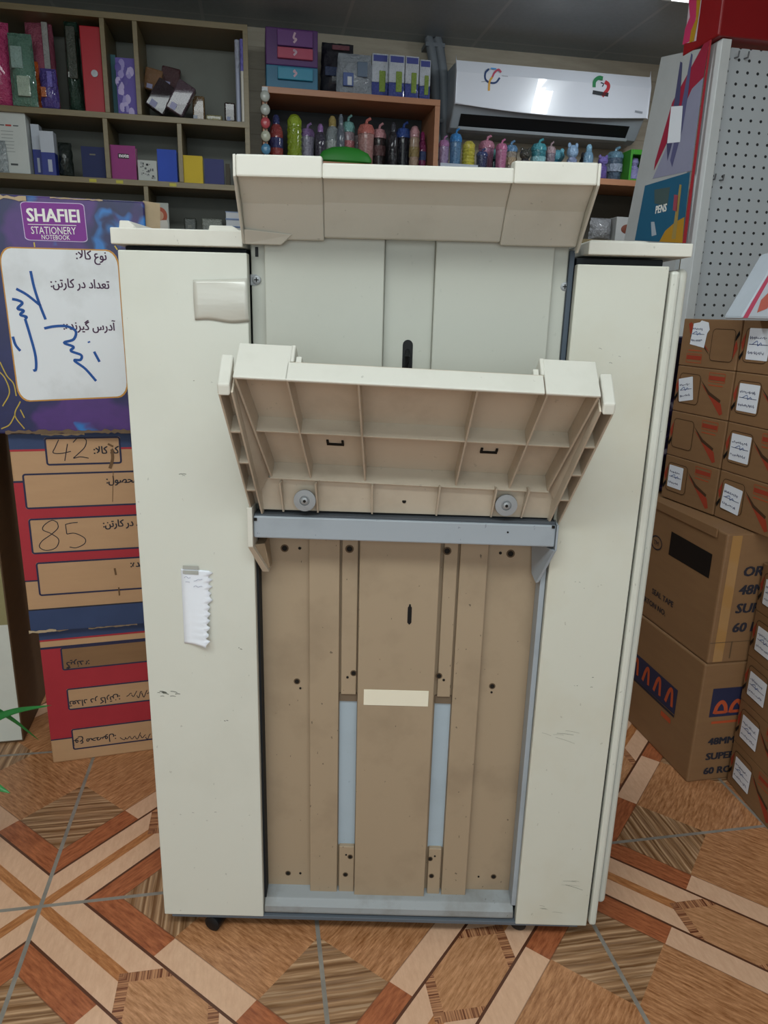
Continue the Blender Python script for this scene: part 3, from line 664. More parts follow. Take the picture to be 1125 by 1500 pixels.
b = MB(); F2 = Face((0, 0, 0), (1, 0, 0), (0, 0, 1)); torn_edge(b, F2, .0, .06, zred-.002, .004, 2); torn_edge(b, F2, .10, .2, zred-.004, .003, 9); b.build_each('torn_edge', rd)
# middle: 42 / 85 box
x42, z42 = on_room(44, 917, 1.492)
L42 = R2W(x42, 1.492, zred+.003); R42 = ROOM+math.radians(5)
ztop42 = on_room(100, 634, 1.50)[1]; H42 = ztop42-zred-.003
bx_, F, mt = stack_box('shipping_carton', 'red and kraft carton with hand-written 42 and 85, middle of the left stack', L42, R42, .36, .27, H42, M['kraft'])
q = pq(F, mt); b = MB(); WW = .36
va, vb = q(62, 849)[1], q(6, 708)[1]
b.rect2(F, .0005, WW-.001, va, vb, M['red'], .0004); b.rect2(F, .0005, WW-.001, vb, vb+.004, M['navy'], .0005); b.rect2(F, .0005, WW-.001, va-.003, va, M['navy'], .0005)
vt = q(4, 659)[1]; b.rect2(F, .0005, WW-.001, vt, H42-.001, M['bluebox'], .0005); b.rect2(F, .0005, WW-.001, vt-.004, vt, M['red'], .0005)
vb2 = q(45, 895)[1]; b.rect2(F, .0005, WW-.001, .001, vb2, M['bluebox'], .0005); b.rect2(F, .0005, WW-.001, vb2, vb2+.003, M['ink'], .0005)
b.build('printed_bands', bx_)
fr_ = MB(); tx = MB()
u0, v1 = q(64, 641); u1, v0 = q(179, 679)
fr_.rect2(F, u0, u1, v0, v1, M['kraft'], .0006, .005); fr_.frame2(F, u0, u1, v0, v1, .0036, M['navy'], .0008, .006).cut()
for x, y0_, y1_ in ((32, 694, 746), (41, 760, 812), (52, 824, 873)):
    u0, v1 = q(x, y0_); _, v0 = q(x+8, y1_); fr_.rect2(F, u0, WW-.025, v0, v1, M['kraft'], .0006, .005); fr_.frame2(F, u0, WW-.025, v0, v1, .0036, M['navy'], .0008, .006).cut()
for s, x, y in (('کد کالا:', 174, 661), ('نوع محصول:', 222, 703), ('تعداد در کارتن:', 226, 766), ('آدرس گیرنده:', 256, 824)):
    u_, v_ = q(x, y); tx.text2(F, farsi(s), u_, v_-.004, .0215, M['ink'], align='RIGHT', h=.0010, sx=.82, bold=.0006)
fr_.build_each('printed_frame', bx_); tx.build_each('lettering', bx_)
hw = MB()
for pts in (((86, 644), (81, 655), (78, 663), (90, 664), (104, 661)), ((99, 650), (97, 662), (95, 675)), ((107, 648), (115, 641), (126, 644), (124, 655), (112, 667), (108, 671), (118, 669), (130, 671)),
            ((84, 765), (76, 762), (65, 769), (63, 776), (74, 781), (86, 790), (82, 802), (68, 806), (58, 801), (62, 792), (76, 782), (85, 773), (84, 765)), ((114, 765), (104, 766), (96, 768)), ((96, 768), (98, 782)), ((98, 782), (110, 781), (124, 788), (124, 796), (112, 802), (102, 801))):
    hw.stroke2(F, [q(*p_) for p_ in pts], .0017, M['ink'], .0012)
hw.build('handwriting', bx_)
st_ = MB(); stain = flat('6e5238', .7)
for pts, w_ in ((((164, 658), (165, 672), (161, 686)), .006), (((158, 650), (166, 654)), .004), (((168, 832), (170, 842)), .004), (((174, 860), (175, 872)), .003), (((166, 690), (165, 735)), .0012)): st_.stroke2(F, [q(*p_) for p_ in pts], w_, stain, .0014).cut()
st_.build_each('stain', bx_)
b = MB(); torn_edge(b, F, .06, .14, H42-.003, .004, 4); torn_edge(b, F, -.003, .05, .002, .005, 6); b.build_each('torn_edge', bx_)
# top: blue-purple stationery carton
LSH = R2W(-.565, 1.475, ztop42+.002); RSH = ROOM+math.radians(2); WS = .372
HS = on_room(60, 287, 1.48)[1]-ztop42-.002
def marble():
    t = NT('blue_purple_marbled_print'); v = t.coord()
    w = t.noise(v, 7, 3, out=1); wv = t.n.new('ShaderNodeVectorMath'); wv.operation = 'MULTIPLY_ADD'
    t.put(wv.inputs[0], w); wv.inputs[1].default_value = (.25, .25, .25); t.put(wv.inputs[2], v); wv = wv.outputs[0]
    a = t.noise(wv, 6.5, 3, .5); b = t.noise(t.mapping(wv, (1.3, 1, 1)), 4.5, 2, .5); c = t.noise(wv, 14, 4, .6)
    col = t.mix(c, lin('131436'), lin('262a64'))
    col = t.mix(t.ramp(b, [(.50, (0, 0, 0)), (.60, (1, 1, 1))]), col, t.mix(c, lin('3c2060'), lin('582f82')))
    col = t.mix(t.ramp(a, [(.575, (0, 0, 0)), (.62, (1, 1, 1))]), col, t.mix(c, lin('1a3f94'), lin('2f8fd4')))
    return t.base(col, .38)
sh, F, mt = stack_box('stationery_carton', 'blue and purple marbled stationery carton with a white address label, top of the left stack', LSH, RSH, WS, .28, HS, marble())
q = pq(F, mt)
gold = flat('b39a4a', .4, .5)
g = MB()
for pts in (((50, 355), (51, 362)), ((0, 530), (10, 550), (20, 562), (24, 580)), ((0, 545), (8, 555), (14, 575), (4, 595)), ((30, 588), (22, 608), (36, 628)), ((22, 608), (14, 622), (2, 628)), ((168, 360), (172, 366)), ((36, 612), (30, 600))):
    g.stroke2(F, [q(*p_) for p_ in pts], .0022, gold, .0008).cut()
g.build_each('gold_vein', sh)
def quadlab(mb, cs, mat, h, r=.1):                     # rounded quadrilateral from four picture corners TL TR BR BL
    P = [Vector(q(*c_)) for c_ in cs]; out = []
    for a_, b_ in rrect(0, 1, 0, 1, r): out.append(tuple((P[3]*(1-a_)+P[2]*a_)*(1-b_)+(P[0]*(1-a_)+P[1]*a_)*b_))
    mb.poly2(F, out, mat, h)
l = MB(); quadlab(l, ((-3, 361), (173, 366), (189, 582), (27, 589)), flat('c08a3c', .4), .0005); quadlab(l, ((-1, 363), (171, 368), (187, 580), (29, 587)), aged('label_card', 'dcdfe3', 'a9a9a6', .35, 9, .5), .0008)
l.build('address_label', sh)
l = MB(); quadlab(l, ((29, 295), (123, 298), (129, 355), (37, 352)), flat('c9b8d8', .4), .0006, .08); quadlab(l, ((30, 296), (122, 299), (128, 354), (38, 351)), flat('7a2a8a', .4), .0009, .08); l.build('name_plate', sh)
tx = MB(); wht = M['white']
a_, b_ = Vector(q(40, 324)), Vector(q(117, 326)); s = (b_-a_).length; an = math.atan2((b_-a_).y, (b_-a_).x)
tx.text2(F, 'SHAFIEI', a_.x, a_.y, .0315, wht, h=.0012, rot=an, bold=.0009, sx=s/ (max(x for x, y in glyphs('SHAFIEI', .0315)[0])))
a_, b_ = Vector(q(46, 342.5)), Vector(q(112, 343.5)); an = math.atan2((b_-a_).y, (b_-a_).x); s = (b_-a_).length
tx.text2(F, 'STATIONERY', a_.x, a_.y, .018, wht, h=.0012, rot=an, sx=s/max(x for x, y in glyphs('STATIONERY', .018)[0]))
a_, b_ = Vector(q(61, 350.5)), Vector(q(103, 351.5)); an = math.atan2((b_-a_).y, (b_-a_).x); s = (b_-a_).length
tx.text2(F, 'NOTEBOOK', a_.x, a_.y, .0115, wht, h=.0012, rot=an, sx=s/max(x for x, y in glyphs('NOTEBOOK', .0115)[0]))
tx.stroke2(F, [q(41, 328.5), q(112, 330.5)], .001, wht, .0012); tx.build_each('plate_lettering', sh)
tx = MB(); dk = flat('4a2f4a', .6)
for s, x, y in (('نوع کالا:', 157, 382), ('تعداد در کارتن:', 161, 424), ('آدرس گیرنده:', 169, 485)):
    u_, v_ = q(x, y); tx.text2(F, farsi(s), u_, v_+.001, .0225, dk, align='RIGHT', h=.0011, sx=.80, bold=.0005)
tx.build_each('lettering', sh)
hw = MB()
for pts in (((45, 397), (50, 420), (58, 445), (67, 468)), ((24, 423), (40, 432), (60, 448)), ((18, 438), (27, 440), (33, 444), (26, 452), (35, 455), (30, 461), (39, 464), (37, 467)), ((37, 467), (44, 490), (52, 520), (53, 540), (49, 543)), ((19, 493), (23, 505), (30, 514)),
            ((65, 481), (80, 478), (98, 478), (111, 485), (108, 497), (94, 502), (108, 508), (104, 514), (119, 520), (118, 527), (109, 528), (125, 540), (141, 558)), ((130, 500), (131, 502)), ((138, 515), (146, 530))):
    hw.stroke2(F, [q(*p_) for p_ in pts], .0048, M['blueink'], .0015)
hw.build('handwriting', sh)
b = MB(); torn_edge(b, F, .07, .17, HS-.006, .007, 11); torn_edge(b, F, .21, .30, HS-.002, .002, 12); torn_edge(b, F, .09, WS-.01, .003, .006, 13, flat('6d5a48', .8, var=.4)); b.build_each('torn_edge', sh)
fl = MB(); fl.add([(WS-.003, .004, HS-.09), (WS+.022, .02, HS-.10), (WS+.026, .03, HS+.002), (WS-.003, .012, HS+.003), (WS-.003, .009, HS-.09), (WS+.020, .025, HS-.10), (WS+.024, .035, HS+.002), (WS-.003, .017, HS+.003)], [(0, 1, 2, 3), (7, 6, 5, 4), (0, 4, 5, 1), (1, 5, 6, 2), (2, 6, 7, 3), (3, 7, 4, 0)], M['torn']); fl.build('side_flap', sh)
# dark brown carton with a pale front, left of the stack
r = rthing('brown_carton', 'tall dark brown carton with a white lower front, behind the plant at the left edge', 'box', -.90, 1.592, 0, math.radians(2))
w = .345
MB().box(0, w, 0, .32, 0, .74, M['kraftdark']).build('carton', r, bevel=.003)
b = MB(); F = Face((0, 0, 0), (1, 0, 0), (0, 0, 1)); b.rect2(F, .002, w-.003, .006, .30, flat('c9ccc4', .5), .0006); b.rect2(F, .002, w-.003, .30, .738, flat('8d8660', .6), .0006); b.build('front_panel', r)

# ================================================================== potted plant at the left edge (only its leaves reach the picture)
PL = R2W(-.60, 1.17, 0)
pr = thing('potted_plant', 'green strap-leaved plant at the left edge, in front of the cartons', 'plant', PL)
pot = MB().lathe([(.05, 0), (.062, .10), (.066, .11), (.060, .112), (.056, .095), (.001, .092)], flat('8a4a34', .6), n=28); pot.build('pot', pr)
leafm = flat('2f7a3c', .35, coat=.2, var=.25)
def leaf(pts, w, name='leaf'):
    P = catmull([Vector(p_)-PL for p_ in pts], 8); n = len(P); vs = []
    for j in range(n):
        d = (P[min(j+1, n-1)]-P[max(j-1, 0)]).normalized(); t = j/(n-1)
        s = d.cross(Vector((.25, -.75, .6))).normalized()*w*math.sin(PI*min(1, .22+.78*t))**.8 if t < 1 else Vector((0, 0, 0))
        vs += [P[j]-s, P[j]+Vector((0, 0, -.15*s.length)), P[j]+s]
    mb = MB(); mb.add(vs, [f for j in range(n-1) for f in ((3*j, 3*j+1, 3*j+4, 3*j+3), (3*j+1, 3*j+2, 3*j+5, 3*j+4))], leafm, True)
    o = mb.build(name, pr); o.modifiers.new('thick', 'SOLIDIFY').thickness = .001
def at(px, py, ry): d = ray(px, py); return CAM+d*(ry/d.dot(EY))
base = PL+Vector((0, 0, .10))
leaf([base, at(-60, 1090, 1.22), at(-25, 1062, 1.26), at(20, 1042, 1.30), at(76, 1033, 1.34)], .0085)
leaf([base, at(-55, 1000, 1.24), at(-20, 1030, 1.28), at(20, 1055, 1.31), at(58, 1085, 1.35)], .005)
leaf([base, at(-70, 1110, 1.12), at(-30, 1130, 1.08), at(-8, 1150, 1.06), at(15, 1162, 1.05)], .009)
leaf([base, at(-120, 1010, 1.2), at(-170, 990, 1.2), at(-220, 1030, 1.2)], .010)
leaf([base, at(-90, 960, 1.1), at(-110, 900, 1.1), at(-140, 860, 1.1)], .010)

# ================================================================== cartons and small boxes on the right
CX, CY = .932, 1.239; SEAM, CT = .293, .583
def tape_carton(label, z0, h, dx, logo):
    rr = math.radians(1.0)
    r = rthing('tape_carton', label, 'box', CX+dx, CY, z0, rr, 'big adhesive tape cartons')
    MB().box(0, .46, 0, .49, 0, h, M['kraft2']).build('carton', r, bevel=.004)
    FF = Face((0, 0, 0), (1, 0, 0), (0, 0, 1)); FL = Face((0, .49, 0), (0, -1, 0), (0, 0, 1))
    return r, FF, FL
def carton_text(mb, F, rows, u, size, sh=.0):
    for s, v in rows: mb.text2(F, s, u, v, size, M['ink'], shear=sh, bold=.0013, sx=1.08)
lo, FF, FL = tape_carton('lower brown tape carton with a blue logo panel, standing on the floor', 0, SEAM-.001, 0, True)
b = MB(); mt = wmat(lo.location, lo.rotation_euler.z); q = pq(FF, mt)
u0, v1 = q(1045, 1009); u1, v0 = q(1090, 1046); b.rect2(FF, u0, u0+.115, v0, v1, M['navy'], .0006)
for k in range(2):                                     # a pair of arched figures, orange on blue
    uo = u0+.012+k*.038; b.stroke2(FF, [(uo, v0+.008), (uo+.004, v0+.026), (uo+.014, v0+.036), (uo+.024, v0+.026), (uo+.028, v0+.008)], .009, M['orangeprint'], .0009); b.rect2(FF, uo, uo+.028, v0+.007, v0+.014, M['orangeprint'], .0009)
uo, vo = q(1042, 1057); b.rect2(FF, uo, uo+.09, vo-.006, vo, M['orangeprint'], .0006); b.build('logo_panel', lo)
tx = MB(); rows = [(s, q(*p_)[1]) for s, p_ in (('48MM', (1037, 1091)), ('SUPER', (1033, 1113)), ('60 ROLLS', (1030, 1134)))]; carton_text(tx, FF, rows, q(1035, 1100)[0], .024); tx.build_each('lettering', lo)
q = pq(FL, mt); b = MB()
uA, vA = q(988, 1047); uB, vB = q(925, 967); b.poly2(FL, [(.10, vA-.004), (uA, vA), (uA, vA+.062), (.10, vA+.066)], M['navy'], .0006)
for k in range(4): uo = uA-.04-k*.05; b.stroke2(FL, [(uo, vA+.012), (uo+.010, vA+.044), (uo+.020, vA+.050), (uo+.026, vA+.012)], .009, M['orangeprint'], .0009)
b.rect2(FL, .10, uA, vA-.008, vA-.002, M['ink'], .0007); b.rect2(FL, uA-.05, uA-.01, vA-.030, vA-.018, M['orangeprint'], .0006); b.build('logo_panel', lo)
up, FF, FL = tape_carton('upper brown tape carton with a black panel on its side, under the small label boxes', SEAM, CT-SEAM, .003, False)
mt = wmat(up.location, up.rotation_euler.z); q = pq(FF, mt); tx = MB()
for s, p_ in (('ORIGINAL', (1087, 844)), ('48MM', (1081, 871)), ('SUPER', (1076, 898)), ('60 ROLLS', (1071, 926))): u_, v_ = q(*p_); tx.text2(FF, s, u_, v_, .030, M['ink'], shear=.12, bold=.0014, sx=1.10)
tx.build_each('lettering', up)
b = MB(); b.rect2(FF, .012, .035, .004, CT-SEAM-.004, flat('a87f4e', .22, coat=.6), .0004); b.rect2(FF, .0, .46, .048, .0495, M['kraftdark'], .0005); b.rect2(FF, .05, .053, .01, .05, M['kraftdark'], .0005); b.build('packing_tape', up)
q = pq(FL, mt); b = MB(); P = [q(1038, 850), q(1036, 808), q(980, 780), q(979, 815)]
b.poly2(FL, [(P[3][0], P[0][1]+.006), (P[0][0], P[0][1]+.004), (P[0][0], P[1][1]), (P[3][0], P[1][1]+.004)], M['black'], .0006); b.build('black_panel', up)
tx = MB()
for s, p_ in (('SEAL TAPE', (986, 890)), ('CARTON NO.', (975, 903))): u_, v_ = q(*p_); tx.text2(FL, s, u_, v_, .019, M['ink'], align='RIGHT', bold=.0004)
u_, v_ = q(962, 795); ring = [(u_+.022*math.cos(a_), v_+.016*math.sin(a_)) for a_ in [2*PI*i/16 for i in range(17)]]; tx.stroke2(FL, ring, .003, M['ink'], .0008, False); tx.text2(FL, 'TM', u_-.012, v_-.006, .016, M['ink'])
tx.build_each('side_lettering', up)
fl = MB(); fl.box(-.004, -.0005, .03, .47, CT-SEAM-.016, CT-SEAM+.002, M['kraft2']); fl.build('top_flap', up)
# small label boxes: face frame u along the aisle (towards the viewer), v up
BWd, BH = .1755, .104
def small_box(label, loc, rot, seed, flip=False, lab=(.018, .026, .056, .054), tilt=0.0, torn=False, h=BH):
    r = thing('label_box', label, 'box', loc, rot, 'small kraft label boxes')
    MB().box(0, BWd-.0015, 0, .23, 0, h-.001, M['kraft2']).build('carton', r, bevel=.0018)
    F0 = Face((0, 0, 0), (1, 0, 0), (0, 0, 1)); W_, H_ = BWd, h
    if flip: F_ = Face((W_, 0, H_), (-1, 0, 0), (0, 0, -1))
    else: F_ = F0
    b = MB()
    b.add([F_(*p_, .0004) for p_ in ((.082, .070), (.112, .044), (.150, .008), (.158, .012), (.150, .032), (.118, .050))], [(0, 1, 2, 3, 4, 5)], M['swoosh'])
    b.add([F_(*p_, .0005) for p_ in ((.080, .078), (.112, .054), (.148, .040), (.146, .034), (.108, .048))], [(0, 1, 2, 3, 4)], M['brownline'])
    b.add([F_(*p_, .0005) for p_ in ((.002, .058), (.012, .080), (.020, .086), (.014, .060), (.008, .042))], [(0, 1, 2, 3, 4)], M['swoosh'])
    b.add([F_(*p_, .0006) for p_ in ((.001, .030), (.011, .044), (.011, .034), (.004, .022))], [(0, 1, 2, 3)], M['black'])
    b.rect2(F_, .012, .080, .020, .088, M['kraft2'], .0006, .010); b.frame2(F_, .012, .080, .020, .088, .0016, M['brownline'], .0008, .010)
    b.rect2(F_, .105, .150, .080, .089, M['swoosh'], .0005); b.frame2(F_, .103, .152, .076, .096, .0012, M['orangeprint'], .0006, .002); b.rect2(F_, .105, .148, .068, .070, M['orangeprint'], .0005)
    b.build('printed_design', r)
    if lab:
        u, v, lw, lh = lab; c, s = math.cos(tilt), math.sin(tilt); FL_ = Face(F0(u, v), (c, 0, s), (-s, 0, c)); l = MB()
        pts = rrect(0, lw, 0, lh, .002) if not torn else [(0, .002), (lw*.35, 0), (lw, -.004), (lw+.004, lh*.55), (lw+.010, lh*.7), (lw+.004, lh), (lw*.6, lh+.004), (lw*.5, lh), (.004, lh-.003)]
        l.poly2(FL_, pts, M['paper'], .0012); lo_ = l.build('paper_label', r)
        t_ = MB(); rn = random.Random(seed); ink = flat('4a4f70', .7)
        t_.rect2(FL_, .004, lw-.004, lh*.48, lh*.5, ink, .0016)
        for vv in (lh*.68, lh*.2):
            uu = .004
            while uu < lw-.012:
                l_ = rn.uniform(.002, .005); t_.stroke2(FL_, [(uu, vv), (uu+l_*.3, vv+rn.uniform(.001, .005)), (uu+l_*.6, vv+rn.uniform(-.002, .002)), (uu+l_, vv+rn.uniform(0, .004))], .0009, ink, .0016); uu += l_+.0014
        uu = lw*rn.uniform(.3, .5); t_.stroke2(FL_, [(uu-.012, lh*.50), (uu, lh*.60), (uu+.003, lh*.45), (uu+.010, lh*.55), (uu+.014, lh*.47)], .0012, M['blueink'], .0017)
        t_.build('label_writing', lo_)
    return r
def face_pos(rx, ry, z, dlt): return R2W(rx, ry, z), ROOM-PI/2+math.radians(dlt)
col_a = ['top small kraft box of the far column, printed upside down with a torn white label', 'second small kraft box from the top of the far column, with a slanted white label', 'third small kraft box from the top of the far column, without any white label', 'lowest small kraft box of the far column, on the tape carton']
col_b = ['top small kraft box of the near column, under the pink package', 'second small kraft box from the top of the near column', 'third small kraft box from the top of the near column', 'lowest small kraft box of the near column, with a crumpled white label']
for i in range(4):
    z = CT+.0025+BH*(3-i)
    kw = [dict(flip=True, lab=(.030, .046, .046, .050), torn=True), dict(lab=(.020, .022, .046, .052), tilt=math.radians(12)), dict(lab=None), dict(lab=(.018, .030, .048, .052))][i]
    small_box(col_a[i], *face_pos(.963, 1.5385, z, 7.2), 20+i, **kw)
for i in range(4):
    z = CT+.0025+BH*(3-i)
    kw = [dict(lab=(.022, .026, .060, .062)), dict(lab=(.018, .026, .058, .056)), dict(lab=(.018, .026, .058, .056)), dict(lab=(.016, .024, .056, .054), tilt=math.radians(-4))][i]
    small_box(col_b[i], *face_pos(.9865, 1.3625, z, 3.4), 40+i, **kw)
names_c = ['small kraft box on the floor at the right edge, lowest of the front pile', 'second small kraft box from the floor in the front pile at the right edge', 'third small kraft box from the floor in the front pile at the right edge', 'fourth small kraft box from the floor in the front pile at the right edge', 'topmost small kraft box of the front pile at the right edge']
for i in range(5):
    small_box(names_c[i], *face_pos(1.028-.001*i, 1.2340, .001+BH*i, -6), 60+i, lab=(.020, .022, .060, .054))
# dark patterned box behind the far column
r = rthing('patterned_box', 'dark navy patterned box between the white stand and the small kraft boxes', 'box', .940, 1.585, CT+.002)
t = NT('navy_white_pattern'); n_ = t.noise(t.coord(), 26, 2); t.base(t.ramp(n_, [(.5, lin('1a1526')), (.6, lin('2c2352')), (.68, lin('b9b3c4'))]), .4)
MB().box(0, .20, 0, .12, 0, .36, t.m).build('box_body', r, bevel=.002); MB().box(.001, .199, .001, .119, .36, .372, M['navy']).build('lid', r)

# ================================================================== pegboard stand
GXP, GYP = 1.215, 1.95
zt_p = on_room(1055, 62, GYP)[1]
def on_rx(px, py, rx): d = ray(px, py); k = rx/d.dot(EX); p_ = CAM+d*k; return p_.dot(EY), p_.z
ya, za = on_rx(990, 76, GXP); yb, zb_ = on_rx(932, 350, GXP)
st = rthing('pegboard_stand', 'white pegboard display stand with a red header and printed side, right of the machine', 'display stand', GXP, GYP, 0)
t = NT('white_pegboard'); x, y, z = t.xyz(t.coord()); sp = .0305
fx = t.math('SUBTRACT', t.math('FRACT', t.math('DIVIDE', x, sp)), .5); fz = t.math('SUBTRACT', t.math('FRACT', t.math('DIVIDE', z, .0285)), .5)
rr_ = t.math('ADD', t.math('MULTIPLY', fx, fx), t.math('MULTIPLY', t.math('MULTIPLY', fz, fz), 1.0)); hol = t.math('LESS_THAN', rr_, .018)
t.base(t.mix(hol, lin('c3cacf'), lin('2a2c30')), .4)
MB().box(.028, .62, .02, .035, .1, zt_p-.002, t.m).build('pegboard', st)
MB().box(0, .028, -.012, .05, 0, zt_p+.006, flat('d5d9da', .4)).build('post', st, bevel=.002)
MB().box(.62, .648, -.012, .05, 0, zt_p+.006, flat('d5d9da', .4)).build('post', st, bevel=.002)
MB().box(.0, .648, -.008, .30, 0, .10, flat('b9bdbd', .4)).build('plinth', st, bevel=.003)
dy_t, dy_b = ya-GYP, yb-GYP; z_t, z_b = za, zb_; zt0 = zt_p
slope = (dy_b-dy_t)/(z_t-z_b); dy0 = min(dy_b+slope*(z_b-.75), 1.5)
sd = MB().prism([(0.0, .02), (dy0, .02), (dy0, .75), (dy_b, z_b), (dy_t, z_t), (0.0, zt0)], -.016, -.002, flat('aeb1b2', .4), lambda u, v, t_: (t_, u+.05, v)); sd.build('side_panel', st)
FS = Face((-.016, .05, 0), (0, -1, 0), (0, 0, 1)); mt = wmat(st.location, st.rotation_euler.z); qs = pq(FS, mt)
def sp_poly(mb, pts, mat, h): mb.poly2(FS, [qs(*p_) for p_ in pts][::-1], mat, h)
ps = MB()
sp_poly(ps, ((1040, 58), (1043, 58), (1005, 356), (1000, 356)), M['red'], .0006)
sp_poly(ps, ((1034, 59), (1040, 58), (1031, 113), (1014, 130), (958, 250), (960, 236), (985, 150)), flat('9c2840', .4), .0006)
sp_poly(ps, ((1031, 113), (1013, 250), (956, 262), (1014, 130)), flat('8f90a8', .4), .0006)
sp_poly(ps, ((1011, 252), (1000, 356), (930, 352), (945, 272)), flat('28607f', .4), .0006)
sp_poly(ps, ((1003, 318), (1000, 356), (966, 354), (975, 338), (990, 325)), flat('b98a2e', .4), .0009)
for pts, c_ in ((((997, 90), (1000, 92), (996, 150), (990, 175), (985, 210), (978, 236), (977, 210), (988, 150)), '4a4a6c'), (((1013, 78), (1015, 80), (1008, 140), (1000, 190), (985, 245), (982, 235), (994, 180)), '5a5a80'), (((996, 270), (999, 271), (990, 350), (984, 350)), 'a08a50'), (((988, 285), (994, 286), (992, 310), (986, 308)), 'a04a58'), (((954, 325), (959, 325), (962, 344), (955, 346)), 'a9b4c0')):
    sp_poly(ps, pts, flat(c_, .5), .0010)
sp_poly(ps, ((959, 278), (982, 274), (978, 302), (959, 298)), flat('4a5c5c', .5), .0009)
ps.build('printed_graphics', st)
tx = MB(); a_ = Vector(qs(960, 313)); b_ = Vector(qs(976, 312)); tx.text2(FS, 'PENS', a_.x, a_.y, .03, M['white'], h=.0014, bold=.0012, sx=abs(b_.x-a_.x)/max(x for x, y in glyphs('PENS', .03)[0])); tx.build('printed_word', st)
ps = MB(); sp_poly(ps, ((984, 156), (1001, 155), (997, 208), (978, 210)), M['paper'], .0016); ps.build('price_sheet', st)
HDP = on_rx(1001, 66, GXP-.018)[0]-GYP; hd = MB().box(-.018, .66, -.02, HDP, zt_p+.008, CEIL-.06, flat('8e1a1e', .35)); hd.build('header', st, bevel=.004)
FH = Face((-.018, HDP, 0), (0, -1, 0), (0, 0, 1)); qs2 = pq(FH, mt); hb = MB()
def hp(pts, c_, h): hb.poly2(FH, [qs2(*p_) for p_ in pts][::-1], flat(c_, .35), h)
hp(((1010, 0), (1028, 0), (1020, 60), (1003, 64)), 'c9b9c2', .0006); hp(((1009, 0), (1024, 0), (1019, 30), (1012, 60), (1000, 66), (1004, 42), (1011, 25)), 'c83a68', .0009); hp(((1021, 0), (1027, 0), (1023, 30), (1017, 60), (1010, 63), (1013, 45), (1020, 28)), 'b58a24', .0012)
hb.build('header_graphics', st)
hook = flat('77797c', .3, .6)
for px_, py_ in ((1042, 263), (1054, 264), (1076, 85), (1090, 86)):
    rx, z = on_room(px_, py_, GYP+.02); mb = MB().tube([(rx-GXP, .02, z), (rx-GXP, .004, z-.002), (rx-GXP, .002, z+.012)], .0022, hook); mb.build('peg_hook', st)
# pink package lying against the pegboard on the near column
zB = CT+.0025+BH*4
x0_, z0_ = on_room(1086, 410, 1.28)
pk = rthing('pink_package', 'pink and white printed package on top of the near column of small boxes', 'package', x0_, 1.262, zB+.001)
mb = MB().prism([(0, 0), (.19, 0), (.19, .16), (.060, .12), (.018, .035)], 0, .06, flat('c3ccd6', .3), lambda u, v, t_: (u, t_, v)); mb.build('package_body', pk, bevel=.006)
FK = Face((0, 0, 0), (1, 0, 0), (0, 0, 1)); b = MB(); b.poly2(FK, [(0.002, .002), (.012, .002), (.034, .050), (.066, .118), (.058, .115), (.018, .036)], flat('c2506a', .4), .0008); b.poly2(FK, [(.03, .012), (.05, .02), (.058, .04), (.048, .05), (.034, .035)], flat('c46a5c', .4), .0008); b.build('printed_design', pk)
# ================================================================== shelves along the back wall
def wood_mat(name, a, b_):
    t = NT(name); n = t.noise(t.mapping(t.coord(), (2, 2, 18)), 4, 4, .6); return t.base(t.mix(n, lin(a), lin(b_)), .45)
OLIVE = wood_mat('olive_brown_shelf_board', '5d5238', '7d6f4e'); ORANGE = wood_mat('orange_beech_board', '8e6045', 'aa7a5a'); BACK = flat('6d6f68', .6, var=.12); DARKB = flat('2c2e30', .6)
SF, SB = 3.37, 3.652                                   # front and back of the shelf units
def zat(px, py, ry=SF): return on_room(px, py, ry)[1]
def xat(px, py, ry=SF): return on_room(px, py, ry)[0]
zs_top = zat(360, 36); z1 = zat(250, 171); z2 = zat(230, 265); z3 = zat(280, 340)
xr = xat(364, 110); xl = -1.75
sl_ = rthing('wall_shelf_unit', 'tall olive-brown shelf unit with dark compartments, along the back wall at the left', 'shelf', xr, SF, 0)
def sb(mb, name, par, mat_bevel=.001): return mb.build(name, par, bevel=mat_bevel)
sb(MB().box(xl-xr, 0, .268, .282, 0, zs_top, BACK), 'back_panel', sl_)
for z in (zs_top, z1, z2, z3, .9, .45, .06): sb(MB().box(xl-xr, 0, 0, .268, z-.022, z, OLIVE), 'shelf_board', sl_)
for x in (-.020, xl-xr-.001): sb(MB().box(x, x+.020, .0005, .268, 0, zs_top+.001, OLIVE), 'upright', sl_)
def upright(px, py, za, zb2): x = xat(px, py)-xr; sb(MB().box(x-.009, x+.009, .0005, .267, za+.0005, zb2-.0225, OLIVE), 'divider', sl_)
upright(200, 90, z1, zs_top); upright(154, 110, z1, zs_top); upright(156, 215, z2, z1); upright(264, 220, z2, z1); upright(215, 300, z3, z2)
for px_ in (136, 175, 253): g = MB(); p_ = (xat(px_, 263)-xr, z2-.012); g.box(p_[0]-.014, p_[0]+.014, -.0015, 0, p_[1]-.006, p_[1]+.006, flat('a8a03a', .5)); g.build('price_tag', sl_)
